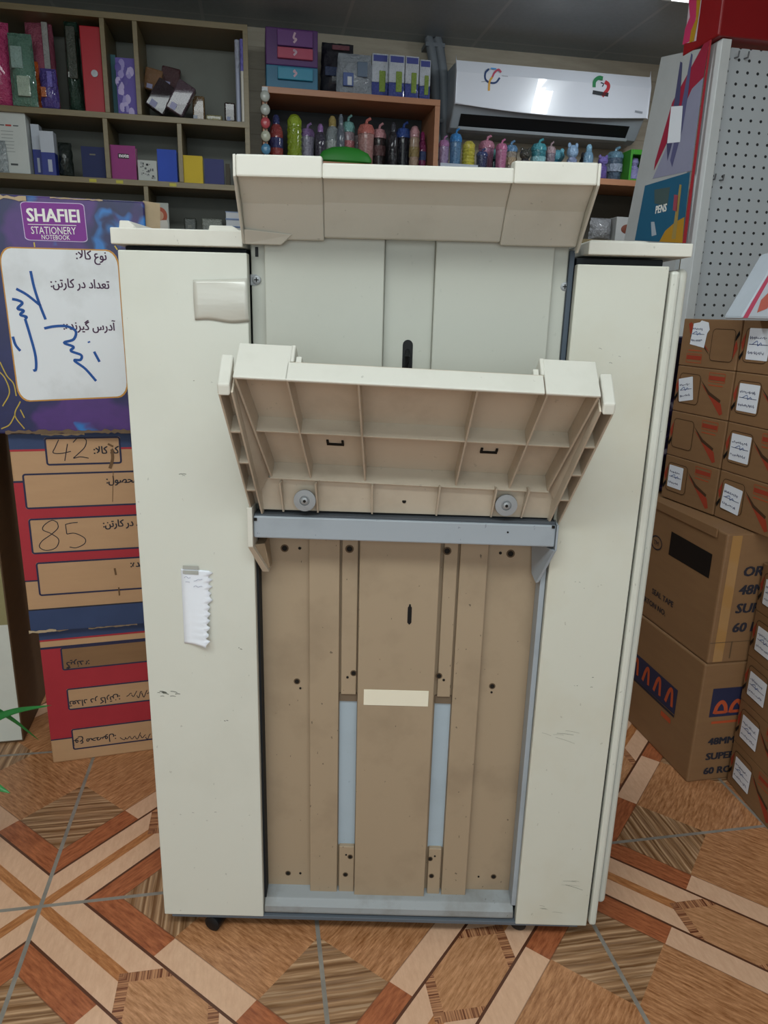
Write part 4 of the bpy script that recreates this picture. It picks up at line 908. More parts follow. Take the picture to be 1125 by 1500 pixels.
# cabinet with beech frame and the long shelf below the air conditioner
zc = zat(640, 246); zct = zat(643, 146)
cxl, cxr = xat(384, 140), xat(643, 200)
cu = rthing('bottle_cabinet', 'open beech-edged cabinet full of drinking bottles, in the middle of the back wall', 'cabinet', cxl, SF, zc)
wC = cxr-cxl; hC = zct-zc
sb(MB().box(0, wC, 0, .27, hC-.024, hC, ORANGE), 'top_board', cu); sb(MB().box(wC-.022, wC, .0005, .27, 0.0005, hC-.0245, ORANGE), 'side_board', cu); sb(MB().box(0, .02, .0005, .27, 0.0005, hC-.0245, ORANGE), 'side_board', cu)
sb(MB().box(.0205, wC-.0225, .258, .27, 0.0005, hC-.0245, DARKB), 'back_panel', cu)
xls = xat(946, 270)
ls = rthing('long_shelf', 'long beech shelf with open bays below, under the bottles and the air conditioner', 'shelf', cxl, SF, 0)
wL = xls-cxl+.25
sb(MB().box(0, wL, 0, .282, zc-.026, zc-.0005, ORANGE), 'shelf_board', ls); zlow = zat(900, 352)
sb(MB().box(0, wL, .268, .282, 0, zc-.027, flat('4c4840', .6)), 'back_panel', ls)
for z in (zlow, .95, .5, .08): sb(MB().box(0, wL, .001, .267, z-.02, z, OLIVE), 'shelf_board', ls)
for x in (.0, wL/2, wL-.02): sb(MB().box(x, x+.02, .002, .267, zlow+.0005, zc-.0265, OLIVE), 'divider', ls)
for x in (.0, wL-.02): sb(MB().box(x, x+.02, .002, .267, 0, zlow-.0205, OLIVE), 'divider', ls)
# air conditioner
ry_ac = 3.44
ax0, azt = on_room(669, 87, ry_ac); ax1, _ = on_room(953, 112, ry_ac); azb = on_room(672, 186, ry_ac)[1]; azf = on_room(668, 157, ry_ac)[1]; azf2 = on_room(948, 178, ry_ac)[1]
ac = rthing('air_conditioner', 'white split air conditioner on the back wall above the toy bottles', 'air conditioner', (ax0+ax1)/2, 3.668, azb)
wA = ax1-ax0; hA = azt-azb; dA = ry_ac-3.668
ACW = flat('d3d8e2', .22, coat=.35, var=.02); ACG = flat('8e969e', .35)
pr_ = [(0, .0), (0, hA), (dA+.045, hA), (dA+.012, hA-.012), (dA, hA-.05), (dA+.004, azf-azb+.02), (dA+.03, azf-azb-.01), (dA+.075, .012), (dA+.11, 0)]
body = MB().prism(pr_, -wA/2, wA/2, ACG, lambda u, v, t_: (t_, u, v)); body.build('air_conditioner_body', ac, bevel=.008, seg=3)
n = 16; top = []; fs = []
fp = MB(); vs = []
for i in range(n+1):                                   # front panel with a gently bowed lower edge
    s = i/n; x = lerp(-wA/2-.002, wA/2+.002, s); zlo = azf-azb+.012-.020*math.sin(PI*s)
    vs += [(x, dA-.010, zlo), (x, dA-.012, hA-.05), (x, dA+.004, hA+.001), (x, dA+.004, zlo+.004)]
fs = [(4*i+k, 4*(i+1)+k, 4*(i+1)+(k+1) % 4, 4*i+(k+1) % 4) for i in range(n) for k in range(4)]+[(3, 2, 1, 0), (4*n, 4*n+1, 4*n+2, 4*n+3)]
fp.add(vs, fs, ACW); FPN = fp.build('front_panel', ac, bevel=.004, seg=3)
vb = MB(); vb.hexa([(-wA/2+.04, dA+.068, .016), (wA/2-.06, dA+.068, .016), (wA/2-.06, dA+.10, .016), (-wA/2+.04, dA+.10, .016), (-wA/2+.04, dA+.032, azf-azb-.016), (wA/2-.06, dA+.032, azf-azb-.016), (wA/2-.06, dA+.06, azf-azb-.016), (-wA/2+.04, dA+.06, azf-azb-.016)], M['black']); vb.build('air_outlet', ac)
MB().hexa([(-wA/2+.035, dA+.060, .004), (wA/2-.055, dA+.060, .004), (wA/2-.055, dA+.095, .0), (-wA/2+.035, dA+.095, .0), (-wA/2+.035, dA+.052, .016), (wA/2-.055, dA+.052, .016), (wA/2-.055, dA+.09, .012), (-wA/2+.035, dA+.09, .012)], flat('9ba2a8', .4)).build('louver', ac, bevel=.002)
FA = Face((-wA/2, dA-.0118, 0), (1, 0, 0), (0, 0, 1)); qa = pq(FA, wmat(ac.location, ROOM)); e = MB()
e.stroke2(FA, [qa(*p_) for p_ in ((716, 101), (711, 107), (711, 116), (717, 121), (726, 121), (732, 114))], .008, flat('1d3a6a', .4))
e.stroke2(FA, [qa(*p_) for p_ in ((734, 106), (730, 102), (724, 107), (721, 113))], .008, flat('b0405a', .4), .0014); e.stroke2(FA, [qa(*p_) for p_ in ((721, 113), (717, 120), (716, 133))], .009, flat('c9973a', .4), .0013)
e.stroke2(FA, [qa(719, 100), qa(727, 101)], .005, flat('3f8fd0', .4), .0012)
e.stroke2(FA, [qa(735, 111), qa(744, 112)], .003, flat('9aa0aa', .4), .0012); e.stroke2(FA, [qa(705, 120), qa(712, 119)], .003, flat('9aa0aa', .4), .0012)
e.build('brush_emblem', FPN)
e = MB()
for pts, c_, w_ in ((((870, 128), (871, 119), (877, 114), (883, 115)), '1f7a48', .016), (((886, 120), (891, 124), (890, 131), (882, 141)), 'b02a34', .016), (((868, 135), (879, 137), (891, 139)), '22262c', .016), (((880, 121), (884, 123), (882, 127)), '3a4450', .005)):
    e.stroke2(FA, [qa(*p_) for p_ in pts], w_, flat(c_, .4), .0013)
e.build('round_emblem', FPN); e = MB(); e.stroke2(FA, [qa(930, 163), qa(941, 165)], .008, flat('8a9098', .4), .0012); e.build('maker_mark', FPN)
# grey pipe trunking beside it
tr = rthing('pipe_trunking', 'grey pipe trunking running from the ceiling down beside the bottle cabinet', 'pipe', 0, 0, 0)
gm = flat('6c737a', .5); P3 = [on_room(px_, py_, 3.62) for px_, py_ in ((634, 56), (638, 70), (644, 110), (646, 180), (646, 236))]
for off in (-.028, .012):
    tb = MB(); tb.tube([(P3[0][0]+off-.01, 3.60, CEIL)]+[(x+off, 3.60, z) for x, z in P3], .022, gm, 12); tb.build('pipe', tr)
tb = MB()
for k in (1, 3): x, z = P3[k]; tb.box(x-.055, x+.034, 3.580, 3.668, z-.008, z+.008, gm)
tb.build('pipe_clip', tr)

# ================================================================== goods on the left shelf unit
def span(px0, px1, py, ry): return xat(px0, py, ry), xat(px1, py, ry)
def goods(name, label, cat, px0, px1, pytop, zb, ry, depth, make, group=None, rot=0.0):
    pm = pytop+20; x0, x1 = span(px0, px1, pm, ry); zt = zat((px0+px1)/2, pytop, ry)
    r = rthing(name, label, cat, (x0+x1)/2, ry, zb+.001, rot, group); make(r, (x1-x0), depth, zt-zb-.001); return r
def book(cov, page='c9c5b4', spine=None, title=None):
    def f(r, w, d, h):
        c_ = flat(cov, .6); MB().box(-w/2, w/2, 0, .003, 0, h, c_).build('cover', r); MB().box(-w/2, w/2, d-.003, d, 0, h, c_).build('cover', r)
        MB().box(-w/2+.001, w/2-.003, .003, d-.003, .002, h-.003, flat(page, .8)).build('page_block', r); MB().box(-w/2-.001, -w/2+.0015, .001, d-.001, 0, h, c_).build('spine', r)
        if title:
            F_ = Face((-w/2, 0, 0), (1, 0, 0), (0, 0, 1)); b = MB(); title(b, F_, w, h); b.build('cover_print', r)
    return f
def plate_title(c_, u0=.28, u1=.72, v0=.62, v1=.76, word=None):
    def f(b, F_, w, h):
        b.rect2(F_, u0*w, u1*w, v0*h, v1*h, flat(c_, .5))
        if word: b.text2(F_, word, (u0+.04)*w, (v0+.035)*h, .022, flat('d8d4d8'), h=.0012, bold=.0008, sx=.95)
    return f
def speckled(b, F_, w, h):
    r = random.Random(8)
    for i in range(26): u, v = r.uniform(.1, .8)*w, r.uniform(.1, .8)*h; b.rect2(F_, u, u+r.uniform(.04, .16)*w, v, v+r.uniform(.03, .14)*h, flat(r.choice(['2b2c2e', '55585a', '8b8f8e']), .6), .0006+.00002*i)
NB = 'notebooks on the left shelves'
goods('notebook', 'navy notebook with a small gold mark, lower shelf, leftmost of the upright notebooks', 'notebook', 120, 154, 215, z2, 3.42, .03, book('1c2550', title=plate_title('6d6a5a', .35, .6, .74, .78)), NB)
goods('notebook', 'magenta notebook with a black title patch on the lower shelf', 'notebook', 163, 199, 213, z2, 3.40, .05, book('86306e', title=plate_title('1c161c', .28, .72, .62, .76, 'note')), NB)
goods('notebook', 'small white notebook with a black speckled cover on the lower shelf', 'notebook', 203, 230, 235, z2, 3.385, .018, book('a9aca8', title=speckled), NB)
goods('notebook', 'bright blue notebook standing left of the divider on the lower shelf', 'notebook', 231, 259, 219, z2, 3.39, .05, book('2444a4'), NB)
goods('notebook', 'yellow notebook on the lower shelf, right of the divider', 'notebook', 268, 297, 228, z2, 3.385, .03, book('b99f20'), NB)
goods('notebook', 'plain indigo notebook right of the yellow one on the lower shelf', 'notebook', 300, 328, 233, z2, 3.39, .04, book('2e3262'), NB)
goods('notebook', 'thin dark notebook at the right end of the lower shelf', 'notebook', 331, 337, 240, z2, 3.40, .10, book('3a3428'), NB)
def boxfile(r, w, d, h):
    c_ = flat('a01e2a', .4); MB().box(-w/2, w/2, 0, d, 0, h, c_).build('file_body', r, bevel=.003)
    F_ = Face((-w/2, 0, 0), (1, 0, 0), (0, 0, 1)); b = MB(); b.lathe([(.013, 0), (.013, .004), (.007, .004)], M['zinc'], (.1*w, 0, h*.46), 16, (0, -1, 0)); b.build('finger_ring', r)
goods('box_file', 'tall red box file with a metal finger ring, upper shelf', 'box file', 117, 147, 38, z1, 3.40, .22, boxfile)
def flower_print(b, F_, w, h):
    r = random.Random(4)
    for i in range(22): u, v = r.uniform(.05, .8)*w, r.uniform(.05, .9)*h; b.ball((F_(u, v)[0], F_(u, v)[1], F_(u, v)[2]), .012, .001, .018, flat(r.choice(['8d83b8', 'a79cc4', '54488e']), .5), 8, 5)
goods('notebook', 'purple flower-patterned notebook on the upper shelf', 'notebook', 170, 198, 85, z1, 3.40, .05, book('5c4f96', title=flower_print), NB)
goods('notebook', 'teal notebook behind the purple flower-patterned one', 'notebook', 159, 170, 80, z1, 3.47, .04, book('39626c'), NB)
def pouch(c_, c2=None, label=None, puff=1.0, seed=1):
    def f(r, w, d, h):
        rn = random.Random(seed); n, k = 9, 12; vs = []; fs = []
        for side in (0, 1):
            for j in range(k+1):
                for i in range(n+1):
                    s, t_ = i/n, j/k; b = (math.sin(PI*s)*math.sin(PI*min(1, t_*1.02+.0)))**.5 if 0 < s < 1 and 0 < t_ < 1 else 0
                    y = d/2+(-1 if side == 0 else 1)*(d/2)*max(0.04, b*puff)+rn.uniform(-.003, .003)
                    vs.append(((s-.5)*w*(1-.10*t_*t_)+rn.uniform(-.002, .002), y, t_*h))
        q_ = (n+1)*(k+1)
        for j in range(k):
            for i in range(n):
                a = j*(n+1)+i; fs.append((a, a+1, a+n+2, a+n+1)); fs.append((q_+a+n+1, q_+a+n+2, q_+a+1, q_+a))
        for i in range(n): fs.append((i+1, i, q_+i, q_+i+1)); a = k*(n+1)+i; fs.append((a, a+1, q_+a+1, q_+a))
        for j in range(k): a = j*(n+1); fs.append((a, a+n+1, q_+a+n+1, q_+a)); a += n; fs.append((a+n+1, a, q_+a, q_+a+n+1))
        mb = MB(); mb.add(vs, fs, film(c_), True); mb.build('bag', r)
        if c2:
            F_ = Face((-w/2, -.002, 0), (1, 0, 0), (0, 0, 1)); b = MB()
            for (u0, u1, v0, v1, cc) in c2: b.box(-w/2+u0*w, -w/2+u1*w, -.004, .004, v0*h, v1*h, film(cc)).cut()
            b.build_each('bag_print', r, bevel=.002)
    return f
goods('wrapped_bag', 'clear-wrapped pink pencil bag with a pale edge, upper shelf at the left', 'bag', 30, 74, 24, z1, 3.45, .10, pouch('9c5064', [(.70, .9, .1, .95, '9a9a98')], seed=2))
goods('wrapped_bag', 'pale green patterned bag in clear film at the far left of the upper shelf', 'bag', 8, 46, 46, z1, 3.345, .05, pouch('55796a', [(.15, .6, .5, .8, '86a09a'), (.3, .8, .12, .4, '9fb0a0')], seed=3))
goods('wrapped_bag', 'orange wrapped case in front of the pink pencil bag', 'case', 36, 56, 88, z1, 3.405, .03, pouch('c2561e', [(.3, .7, .3, .42, 'd0a8a0')], seed=4))
goods('wrapped_bag', 'pink bag cut by the left edge of the photo, upper shelf', 'bag', -30, 9, 26, z1, 3.36, .09, pouch('b03a6a', None, seed=5))
goods('wrapped_bag', 'small purple and orange wrapped pack leaning right of the orange case', 'pack', 56, 82, 98, z1, 3.36, .05, pouch('4c3f86', [(.1, .4, .25, .5, 'a8603a'), (.5, .8, .5, .9, '6a62b0')], seed=6))
goods('wrapped_bag', 'tall dark green wrapped file left of the red box file', 'file', 88, 110, 24, z1, 3.39, .12, pouch('1f3a2e', [(.35, .95, .35, .9, '3a4038'), (.3, .6, .36, .42, 'b9bdb8')], seed=7))
def whitepack(r, w, d, h):
    MB().box(-w/2, w/2, 0, d, 0, h, flat('b4b9b6', .4)).build('pack_body', r, bevel=.003); F_ = Face((-w/2, 0, 0), (1, 0, 0), (0, 0, 1)); b = MB(); k_ = flat('43484a', .6)
    b.rect2(F_, .06*w, .2*w, .90*h, .96*h, k_); b.rect2(F_, .3*w, .5*w, .70*h, .725*h, flat('a83a34')); b.rect2(F_, .08*w, .26*w, .705*h, .72*h, k_); b.rect2(F_, .56*w, .74*w, .705*h, .72*h, k_)
    for i in range(7): b.rect2(F_, .12*w, (.55-.02*(i % 3))*w, (.62-.05*i)*h, (.63-.05*i)*h, flat('8b908e'))
    b.rect2(F_, .35*w, .6*w, .12*h, .15*h, k_); b.build('pack_print', r)
goods('white_pack', 'white printed pack with dark text rows, lower shelf at the far left', 'pack', -6, 37, 155, z2, 3.30+.085, .08, whitepack)
goods('wrapped_bag', 'crinkled clear bag at the left edge, in front of the white printed pack', 'bag', -22, 10, 205, z2, 3.375, .008, pouch('8e979a', None, seed=9))
def bluewhite(r, w, d, h):
    MB().box(-w/2, w/2, 0, d, 0, h*.52, flat('25307a', .4)).build('blue_half', r); MB().box(-w/2, w/2, 0, d, h*.52, h, flat('aab0ba', .4)).build('white_half', r)
    F_ = Face((-w/2, 0, 0), (1, 0, 0), (0, 0, 1)); b = MB(); b.rect2(F_, .45*w, .75*w, .08*h, .36*h, flat('9ea4b4')); b.build('pack_print', r)
goods('ledger_pack', 'blue and white pack with a small white tag, front one on the lower shelf', 'pack', 59, 79, 192, z2, 3.38, .05, bluewhite, 'blue and white packs')
goods('ledger_pack', 'blue and white pack standing behind, between the white printed pack and the front blue pack', 'pack', 46, 58, 182, z2, 3.43, .05, bluewhite, 'blue and white packs')
goods('wrapped_bag', 'black crinkled wrapped pack on the lower shelf, right of the blue and white packs', 'pack', 82, 103, 206, z2, 3.40, .08, pouch('18221e', None, seed=10))
# brown wrapped packets in the big upper bay
def packet(c_, tagc='8f8fae', pos=(.2, .06)):
    def f(r, w, d, h):
        MB().box(-w/2, w/2, 0, d, 0, h, film(c_)).build('wrapped_body', r, bevel=.006)
        b = MB(); b.box(-w/2+pos[0]*w, -w/2+(pos[0]+.32)*w, -.002, 0, pos[1]*h, (pos[1]+.2)*h, flat(tagc, .6)); b.build('price_label', r)
    return f
PK = 'brown wrapped packets'
def tilted(label, px0, py0, px1, py1, wpx, c_, ry, zb=None):   # packet with its bottom at (px0,py0) leaning towards (px1,py1)
    x0, za_ = on_room(px0, py0, ry); x1, zb_2 = on_room(px1, py1, ry); L = math.hypot(x1-x0, zb_2-za_); a_ = math.atan2(x1-x0, zb_2-za_); w = wpx*3.4/FPX
    r = rthing('wrapped_packet', label, 'packet', x0, ry, za_ if zb is None else zb, 0, PK); r.rotation_mode = 'XYZ'; r.rotation_euler = (0, 0, ROOM)
    r.matrix_world = Matrix.Translation(R2W(x0, ry, za_ if zb is None else zb)) @ Matrix.Rotation(ROOM, 4, 'Z') @ Matrix.Rotation(a_, 4, 'Y')
    packet(c_)(r, w, .05, L); return r
hw_ = 26*3.4/FPX/2
tilted('dark brown wrapped packet leaning right on the upper shelf, nearest to the divider', 225, 160, 247, 122, 26, '2c2026', 3.44)
tilted('purplish brown packet leaning right across the dark one', 254, 164, 275, 122, 23, '4a3a44', 3.375)
r = tilted('light brown cardboard packet on top of the leaning dark ones', 222, 132, 226, 100, 22, '7a5636', 3.50)
tilted('maroon packet behind the light brown one, on top of the pile', 248, 128, 251, 98, 24, '4a2a2e', 3.56)
goods('wrapped_packet', 'upright tan packet in clear film with two white price labels', 'packet', 282, 300, 140, z1, 3.45, .05, packet('6e5638', '9aa0aa', (.05, .08)), PK)
goods('wrapped_packet', 'small dark packet with a bluish label, left of the tall white tubes', 'packet', 329, 345, 150, z1, 3.40, .05, packet('30221e', '8088a0', (.2, .08)), PK)
goods('wrapped_packet', 'flat yellowish packet lying on the upper shelf', 'packet', 302, 326, 168, z1, 3.40, .06, packet('7a7350', '8a8460', (.4, .2)), PK)
def rolltube(c1, c2):
    def f(r, w, d, h):
        MB().lathe([(w/2, 0), (w/2, h*.62)], flat(c1, .35), (0, w/2, 0), 16).build('tube', r); MB().lathe([(w/2+.001, h*.62), (w/2+.001, h)], film(c2), (0, w/2, 0), 16).build('printed_sleeve', r)
    return f
TB = 'tall paper rolls'
goods('paper_roll', 'tall pale paper roll, leftmost of three at the right end of the upper shelf', 'roll', 344, 351, 58, z1, 3.40, .02, rolltube('9aa0b4', 'a9aec0'), TB)
goods('paper_roll', 'tall purple and white paper roll, middle of the three rolls', 'roll', 352, 359, 60, z1, 3.42, .02, rolltube('30305e', '5a57a8'), TB)
goods('paper_roll', 'tall white paper roll with a purple top, rightmost of the three rolls', 'roll', 351.5, 357, 57, z1, 3.372, .02, rolltube('b9b6ae', '6a66b0'), TB)
# bottom visible bay
def picture(b, F_, w, h):
    b.ball(tuple(F_(.5*w, .55*h)), .030, .001, .034, flat('9a4a34', .6), 16, 9); b.ball(tuple(F_(.5*w, .55*h, .001)), .015, .001, .018, flat('b08a70', .6), 14, 8); b.ball(tuple(F_(.55*w, .2*h)), .028, .001, .04, flat('bcb8b0', .6), 14, 8)
goods('picture_book', 'small white book with an orange-haired drawing on the cover, bottom bay', 'book', 222, 247, 297, z3, 3.40, .02, book('9fa39e', title=picture))
goods('stacked_pack', 'flat grey pack lying in the bottom bay', 'pack', 296, 326, 320, z3, 3.40, .08, packet('6c7068', '9a9c96', (.3, .1)))
goods('stacked_pack', 'small dark pack beside the picture book in the bottom bay', 'pack', 270, 288, 319, z3, 3.40, .06, packet('3c413c', '6a6c66', (.3, .3)))
zq = z3
for k, c_ in enumerate(('5a6c8e', '6c7fa0', '7f92b4')):
    x0, x1 = span(333, 352, 320, 3.40); hh = .030; r = rthing('small_book', ['lowest', 'middle', 'topmost'][k]+' of the small pale blue books at the right end of the bottom bay', 'book', (x0+x1)/2, 3.40, zq+.001, 0, 'small pale blue books'); zq += hh+.001
    MB().box(-.035, .035, 0, .10, 0, .003, flat(c_)).build('cover', r); MB().box(-.033, .035, .002, .098, .003, hh-.003, flat('b5b8bc')).build('page_block', r); MB().box(-.035, .035, 0, .10, hh-.003, hh, flat(c_)).build('cover', r)

# ================================================================== drinking bottles
def bottle(spec):
    kind, body, lid, body2 = spec
    def f(r, w, d, h):
        R_ = w/2; c_ = (0, R_, 0); bm = film(body, .18); lm = film(lid, .25)
        if kind == 'flask':                            # tapered body, narrow neck, screw lid with loop
            MB().lathe([(R_*.85, 0), (R_, h*.03), (R_, h*.62), (R_*.8, h*.74), (R_*.5, h*.80)], bm, c_).build('bottle_body', r)
            MB().lathe([(R_*.55, h*.795), (R_*.55, h*.93), (R_*.3, h), (.001, h)], lm, c_).build('lid', r)
        elif kind == 'tumbler':                        # wide body with a domed lid and a spout
            MB().lathe([(R_*.8, 0), (R_*.86, h*.03), (R_, h*.66)], bm, c_).build('bottle_body', r)
            MB().lathe([(R_*1.04, h*.665), (R_*1.04, h*.76), (R_*.8, h*.85), (R_*.4, h*.88)], lm, c_).build('lid', r)
            MB().tube([(0, R_, h*.86), (R_*.1, R_, h*.95), (R_*.55, R_, h)], R_*.18, lm).build('spout', r)
        elif kind == 'ribbed':
            pr2 = []
            for i in range(13): z = h*.72*i/12; pr2.append((R_*(1 if i % 2 else .90), z))
            MB().lathe(pr2, bm, c_).build('bottle_body', r); MB().lathe([(R_*.9, h*.725), (R_*.95, h*.86), (R_*.55, h*.97), (.001, h)], lm, c_).build('lid', r)
        elif kind == 'character':                      # bottle whose lid is a round head with two ears
            MB().lathe([(R_*.7, 0), (R_*.9, h*.04), (R_*.85, h*.5), (R_*.5, h*.58)], bm, c_).build('bottle_body', r)
            hd_ = MB(); hd_.ball((0, R_, h*.74), R_*.95, R_*.9, h*.2, lm)
            for s in (-1, 1): hd_.ball((s*R_*.62, R_, h*.92), R_*.28, R_*.2, h*.08, lm)
            hd_.build('lid', r)
        if body2:
            MB().lathe([(R_*1.0+.001, h*.28), (R_*1.0+.001, h*.50)], film(body2), c_, cap=False).build('printed_sleeve', r)
    return f
ROWS = []
def free_row(px, w, py, first):                        # the first row on the shelf where this bottle has room
    for ry in (first, first+.04, first+.08, first+.12):
        x0, x1 = xat(px-w/2, py+20, ry), xat(px+w/2, py+20, ry); R_ = (x1-x0)/2*1.03+.0005; c_ = ((x0+x1)/2, ry+R_)
        if all(math.hypot(c_[0]-a[0], c_[1]-a[1]) > R_+b_ for a, b_ in ROWS): break
    ROWS.append((c_, R_)); return ry
BG = 'drinking bottles in the cabinet'
zb_ = zc+.0005
for px_, py_, w_, spec, ry, lab in (
    (405, 166, 20, ('flask', '8c3c3c', '2c3566', '2f3566'), 3.41, 'red and navy flask with a pointed cap, leftmost in the cabinet'),
    (432, 164, 23, ('ribbed', '7f9426', '8aa02c', None), 3.41, 'lime green ribbed bottle in the cabinet'),
    (451, 178, 21, ('tumbler', '8d8a9c', '7c6290', None), 3.40, 'clear grey tumbler with a lilac lid in the cabinet'),
    (470, 180, 15, ('flask', '3c3848', '8a68a0', None), 3.43, 'dark slim flask with a lilac cap in the cabinet'),
    (488, 168, 20, ('flask', '8f979a', 'a39058', 'b0b4b4'), 3.41, 'clear flask with an amber and white cap in the cabinet'),
    (500, 166, 12, ('flask', '59616c', '6a7480', None), 3.50, 'slim grey flask standing behind the clear one'),
    (511, 166, 20, ('tumbler', '9a8a90', '6fa09c', 'b06c70'), 3.41, 'clear tumbler with a teal lid and pink band in the cabinet'),
    (538, 170, 24, ('tumbler', 'a47c78', 'b2665e', None), 3.41, 'tall coral-lidded tumbler in the cabinet'),
    (524, 196, 16, ('ribbed', '8f8e92', '9c8e90', None), 3.385, 'short clear bottle at the front of the cabinet'),
    (557, 178, 20, ('tumbler', '2e2626', 'b08084', '5a3e3e'), 3.41, 'dark floral tumbler with a pink lid in the cabinet'),
    (577, 178, 14, ('flask', '1b1d24', '30343c', None), 3.43, 'thin black flask in the cabinet'),
    (593, 176, 22, ('tumbler', '171b24', '2c4a8c', None), 3.40, 'black tumbler with a blue lid in the cabinet'),
    (609, 182, 15, ('ribbed', 'a08a78', 'b68a90', '8c7a50'), 3.40, 'pink and beige striped bottle in the cabinet'),
    (620, 192, 12, ('flask', '7c2858', '8c2c62', '3a4a78'), 3.40, 'magenta bottle, rightmost in the cabinet')):
    goods('drinking_bottle', lab, 'bottle', px_-w_/2, px_+w_/2, py_, zb_, free_row(px_, w_, py_, 3.432), .05, bottle(spec), BG)
# the bead string and the green bowl
x_, z_ = on_room(388, 128, 3.355)
r = rthing('bead_string', 'string of round beads hanging at the left edge of the bottle cabinet', 'decoration', x_, 3.362, z_-.01)
ct = MB(); ct.tube([(0, 0, 0), (0, 0, -.30)], .002, flat('4a4a4a')); ct.build('cord', r)
for k, c_ in enumerate(('a2a6a0', 'a2a6a0', 'a84a50', 'a8aa98', '4a7a9a', 'a8acaa')):
    MB().ball((0, 0, -.02-.050*k), .020, .010, .022, flat(c_, .3, coat=.4)).build('bead', r)
MB().box(-.012, .012, -.002, .002, -.012, .014, M['zinc']).build('clip', r)
x0_, _ = on_room(507, 236, 3.375)
r = rthing('green_basket', 'bright green oval domed dish at the front of the bottle shelf', 'bowl', x0_, 3.405, zc+.0005)
b = MB(); b.lathe([(.085, 0), (.115, .008), (.117, .02), (.10, .045), (.06, .062), (.001, .069)], flat('2c7a2c', .5), n=30)
for p_ in b.v: p_.y *= .27
b.build('bowl_body', r)
# toy-topped bottles right of the cabinet
TG = 'small bottles under the air conditioner'
for px_, py_, w_, spec, ry, lab in (
    (652, 197, 15, ('tumbler', '8d7a9c', '9a6a96', None), 3.41, 'lilac tumbler with a pink lid right beside the cabinet'),
    (670, 186, 17, ('tumbler', '4b7296', '2f77b4', None), 3.41, 'tall blue tumbler under the left end of the air conditioner'),
    (689, 204, 19, ('ribbed', 'b2a93e', 'bdb044', None), 3.41, 'yellow bottle under the air conditioner'),
    (708, 216, 16, ('tumbler', '2a3256', '33406e', None), 3.39, 'navy bottle right of the yellow one'),
    (716, 196, 22, ('tumbler', 'a0708c', 'b5788e', None), 3.47, 'pink tumbler standing behind the navy bottle'),
    (737, 202, 16, ('tumbler', 'a8688a', 'b0668a', None), 3.47, 'rose pink tumbler behind the teal bottle'),
    (728, 212, 23, ('character', '2c5c66', '5d9a9a', None), 3.385, 'teal bottle with a round eared lid, right of the navy one'),
    (751, 204, 19, ('tumbler', '8a8278', '5a80a4', '9c8a70'), 3.40, 'beige bottle with a blue lid, under the middle of the air conditioner'),
    (772, 214, 17, ('character', '2a2a30', '3b3a34', None), 3.39, 'small black bottle with an eared lid'),
    (793, 201, 21, ('tumbler', '2f7480', '3d8a96', '7fb0b8'), 3.42, 'teal tumbler with a pale top band'),
    (809, 206, 14, ('tumbler', '7d7480', 'a08a90', None), 3.45, 'greyish pink tumbler behind the cyan bottle'),
    (820, 214, 23, ('character', '2d84a8', '5aa0b4', 'a59c48'), 3.385, 'cyan bottle with an eared lid and a yellow band'),
    (842, 207, 17, ('character', '7a86a6', '86a4c4', None), 3.40, 'pale blue bottle with an eared lid'),
    (865, 210, 14, ('flask', '6a8ea8', '7aa6c0', None), 3.40, 'slim light blue flask under the right half of the air conditioner'),
    (855, 222, 10, ('flask', '22262e', '2c3038', None), 3.43, 'thin black flask left of the slim light blue one'),
    (886, 225, 15, ('character', '5c4c8e', '6d60a6', None), 3.39, 'purple bottle with an eared lid'),
    (906, 213, 22, ('tumbler', '46586c', '5a7c90', '8a96a8'), 3.40, 'wide grey-blue wrapped tumbler left of the green gift box')):
    goods('drinking_bottle', lab, 'bottle', px_-w_/2, px_+w_/2, py_, zb_, free_row(px_, w_, py_, 3.385), .05, bottle(spec), TG)
def giftbox(r, w, d, h):
    g_ = flat('3f8a2e', .4); mb = MB()
    mb.box(-w/2, -w/2+.12*w, 0, d, 0, h, g_); mb.box(w/2-.12*w, w/2, 0, d, 0, h, g_); mb.box(-w/2+.12*w, w/2-.12*w, 0, d, h-.16*h, h, g_); mb.box(-w/2+.12*w, w/2-.12*w, 0, d, 0, .06*h, g_); mb.box(-w/2+.12*w, w/2-.12*w, d-.004, d, .06*h, h-.16*h, DARKB)
    mb.build('box_frame', r, bevel=.002)
    MB().lathe([(w*.2, .07*h), (w*.26, .1*h), (w*.26, .45*h), (w*.16, .52*h), (w*.24, .62*h), (w*.16, .78*h), (.001, .8*h)], film('8a86b8'), (0, d*.5, 0)).build('flask_inside', r)
goods('gift_box', 'green window gift box with a lilac flask inside, at the right end of the shelf', 'box', 923, 949, 219, zb_, 3.39, .09, giftbox)
x0_, x1_ = span(645, 700, 240, 3.375)
r = rthing('paper_sheet', 'white sheet lying at the front of the shelf beside the cabinet', 'paper', (x0_+x1_)/2, 3.372, zb_); MB().box(-(x1_-x0_)/2, (x1_-x0_)/2, 0, .01, 0, .022, flat('a4acb8', .5)).build('sheet', r)
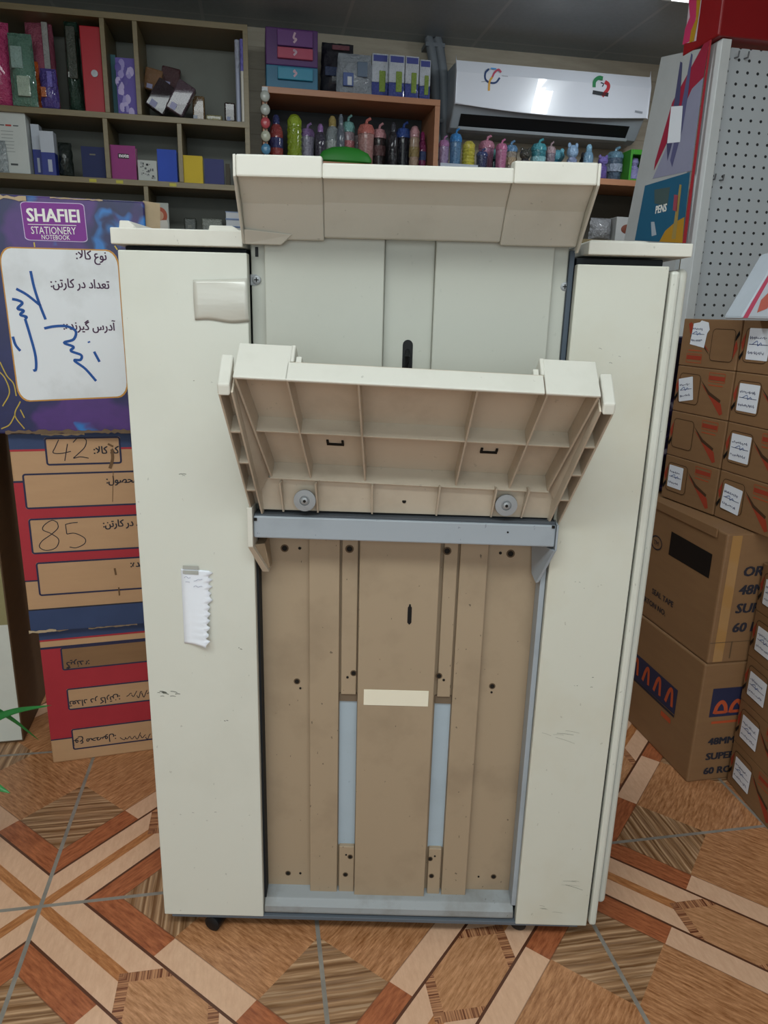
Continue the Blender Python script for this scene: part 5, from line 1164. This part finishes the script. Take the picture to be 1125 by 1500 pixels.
# goods on top of the cabinet
zt_c = zct+.0005
def drawerbox(r, w, d, h):
    MB().box(-w/2, w/2, .012, d, h*.40, h, flat('4f2f62', .4)).build('upper_case', r, bevel=.004); MB().box(-w/2, w/2, .012, d, 0, h*.40, flat('2f6480', .4)).build('lower_case', r, bevel=.004)
    for v0, v1, c_ in ((.70, .96, '5f3a70'), (.50, .68, '9c4258'), (.16, .36, '2f7a94')):
        dw = MB().box(-w*.28, w*.40, -.004, .02, v0*h, v1*h, flat(c_, .35)).build('drawer', r, bevel=.003); F_ = Face((0, -.004, 0), (1, 0, 0), (0, 0, 1)); b = MB(); b.stroke2(F_, [(.03*w, v0*h+.012), (.08*w, v0*h+.025), (.03*w, v0*h+.03), (.06*w, v1*h-.01)], .008, flat('b59aa8')); b.build('drawer_emblem', dw)
goods('drawer_box', 'purple and teal box with coral and teal drawers on top of the bottle cabinet', 'box', 389, 466, 40, zt_c, 3.40, .2, drawerbox)
goods('wrapped_bag', 'black bag with a faint print on top of the cabinet, right of the purple box', 'bag', 471, 522, 58, zt_c, 3.45, .10, pouch('1c1c26', [(.1, .5, .36, .52, '2f3a58'), (.3, .8, .82, .9, '6a3a44')], seed=12))
def petbag(r, w, d, h):
    pouch('8d949c', None, seed=14)(r, w, d, h); MB().box(w*.05, w*.34, -.006, .01, h*.42, h*.78, flat('5c6a7c', .3)).build('window', r, bevel=.004); MB().box(-w*.34, -w*.05, -.006, .01, h*.18, h*.50, flat('4a5a8a', .4)).build('blue_print', r, bevel=.003); MB().box(-w*.22, -w*.1, -.008, -.005, h*.2, h*.4, flat('b4b8be', .4)).build('white_tag', r)
goods('wrapped_bag', 'grey-white pack with a dark window in clear film, middle of the cabinet top', 'pack', 494, 547, 76, zt_c, 3.395, .06, petbag)
def dpack(r, w, d, h):
    MB().box(-w/2, w/2, 0, d, h*.36, h, film('b8bec8')).build('white_top', r, bevel=.004); MB().box(-w/2, w/2, 0, d, 0, h*.36, film('3b4688')).build('blue_base', r, bevel=.004)
    MB().box(-w*.42, w*.42, -.001, .01, h*.82, h*.96, flat('3f4684')).build('blue_band', r); MB().box(-w*.05, w*.34, -.003, .01, h*.14, h*.62, film('7c9440')).build('green_print', r, bevel=.003)
DP = 'white and blue packs on the cabinet'
for a_, b_2, py_, ry, lab in ((545, 569, 78, 3.42, 'leftmost white and blue pack on the cabinet top, behind the grey-white pack'), (570, 593, 80, 3.40, 'second white and blue pack on the cabinet top, green print showing'), (594, 614, 82, 3.40, 'third white and blue pack from the left on the cabinet top'), (615, 631, 87, 3.41, 'rightmost white and blue pack on the cabinet top, against the pipe trunking')):
    goods('white_pack', lab, 'pack', a_, b_2, py_, zt_c, ry, .05, dpack, DP)
# packs under the shelf at the right
goods('wrapped_bag', 'crinkled grey clear pack below the right end of the beech shelf', 'pack', 868, 900, 318, zlow, 3.40, .08, pouch('8a8c90', None, seed=15))
def cakepack(r, w, d, h):
    MB().box(-w/2, w/2, 0, d, 0, h, flat('a4a6a6', .4)).build('pack_body', r, bevel=.003); b = MB(); b.ball((0, 0, h*.5), w*.28, .003, h*.2, flat('6a3a2c')); b.build('pack_print', r)
goods('white_pack', 'white pack with a brown picture below the right end of the beech shelf', 'pack', 902, 935, 318, zlow, 3.40, .08, cakepack)
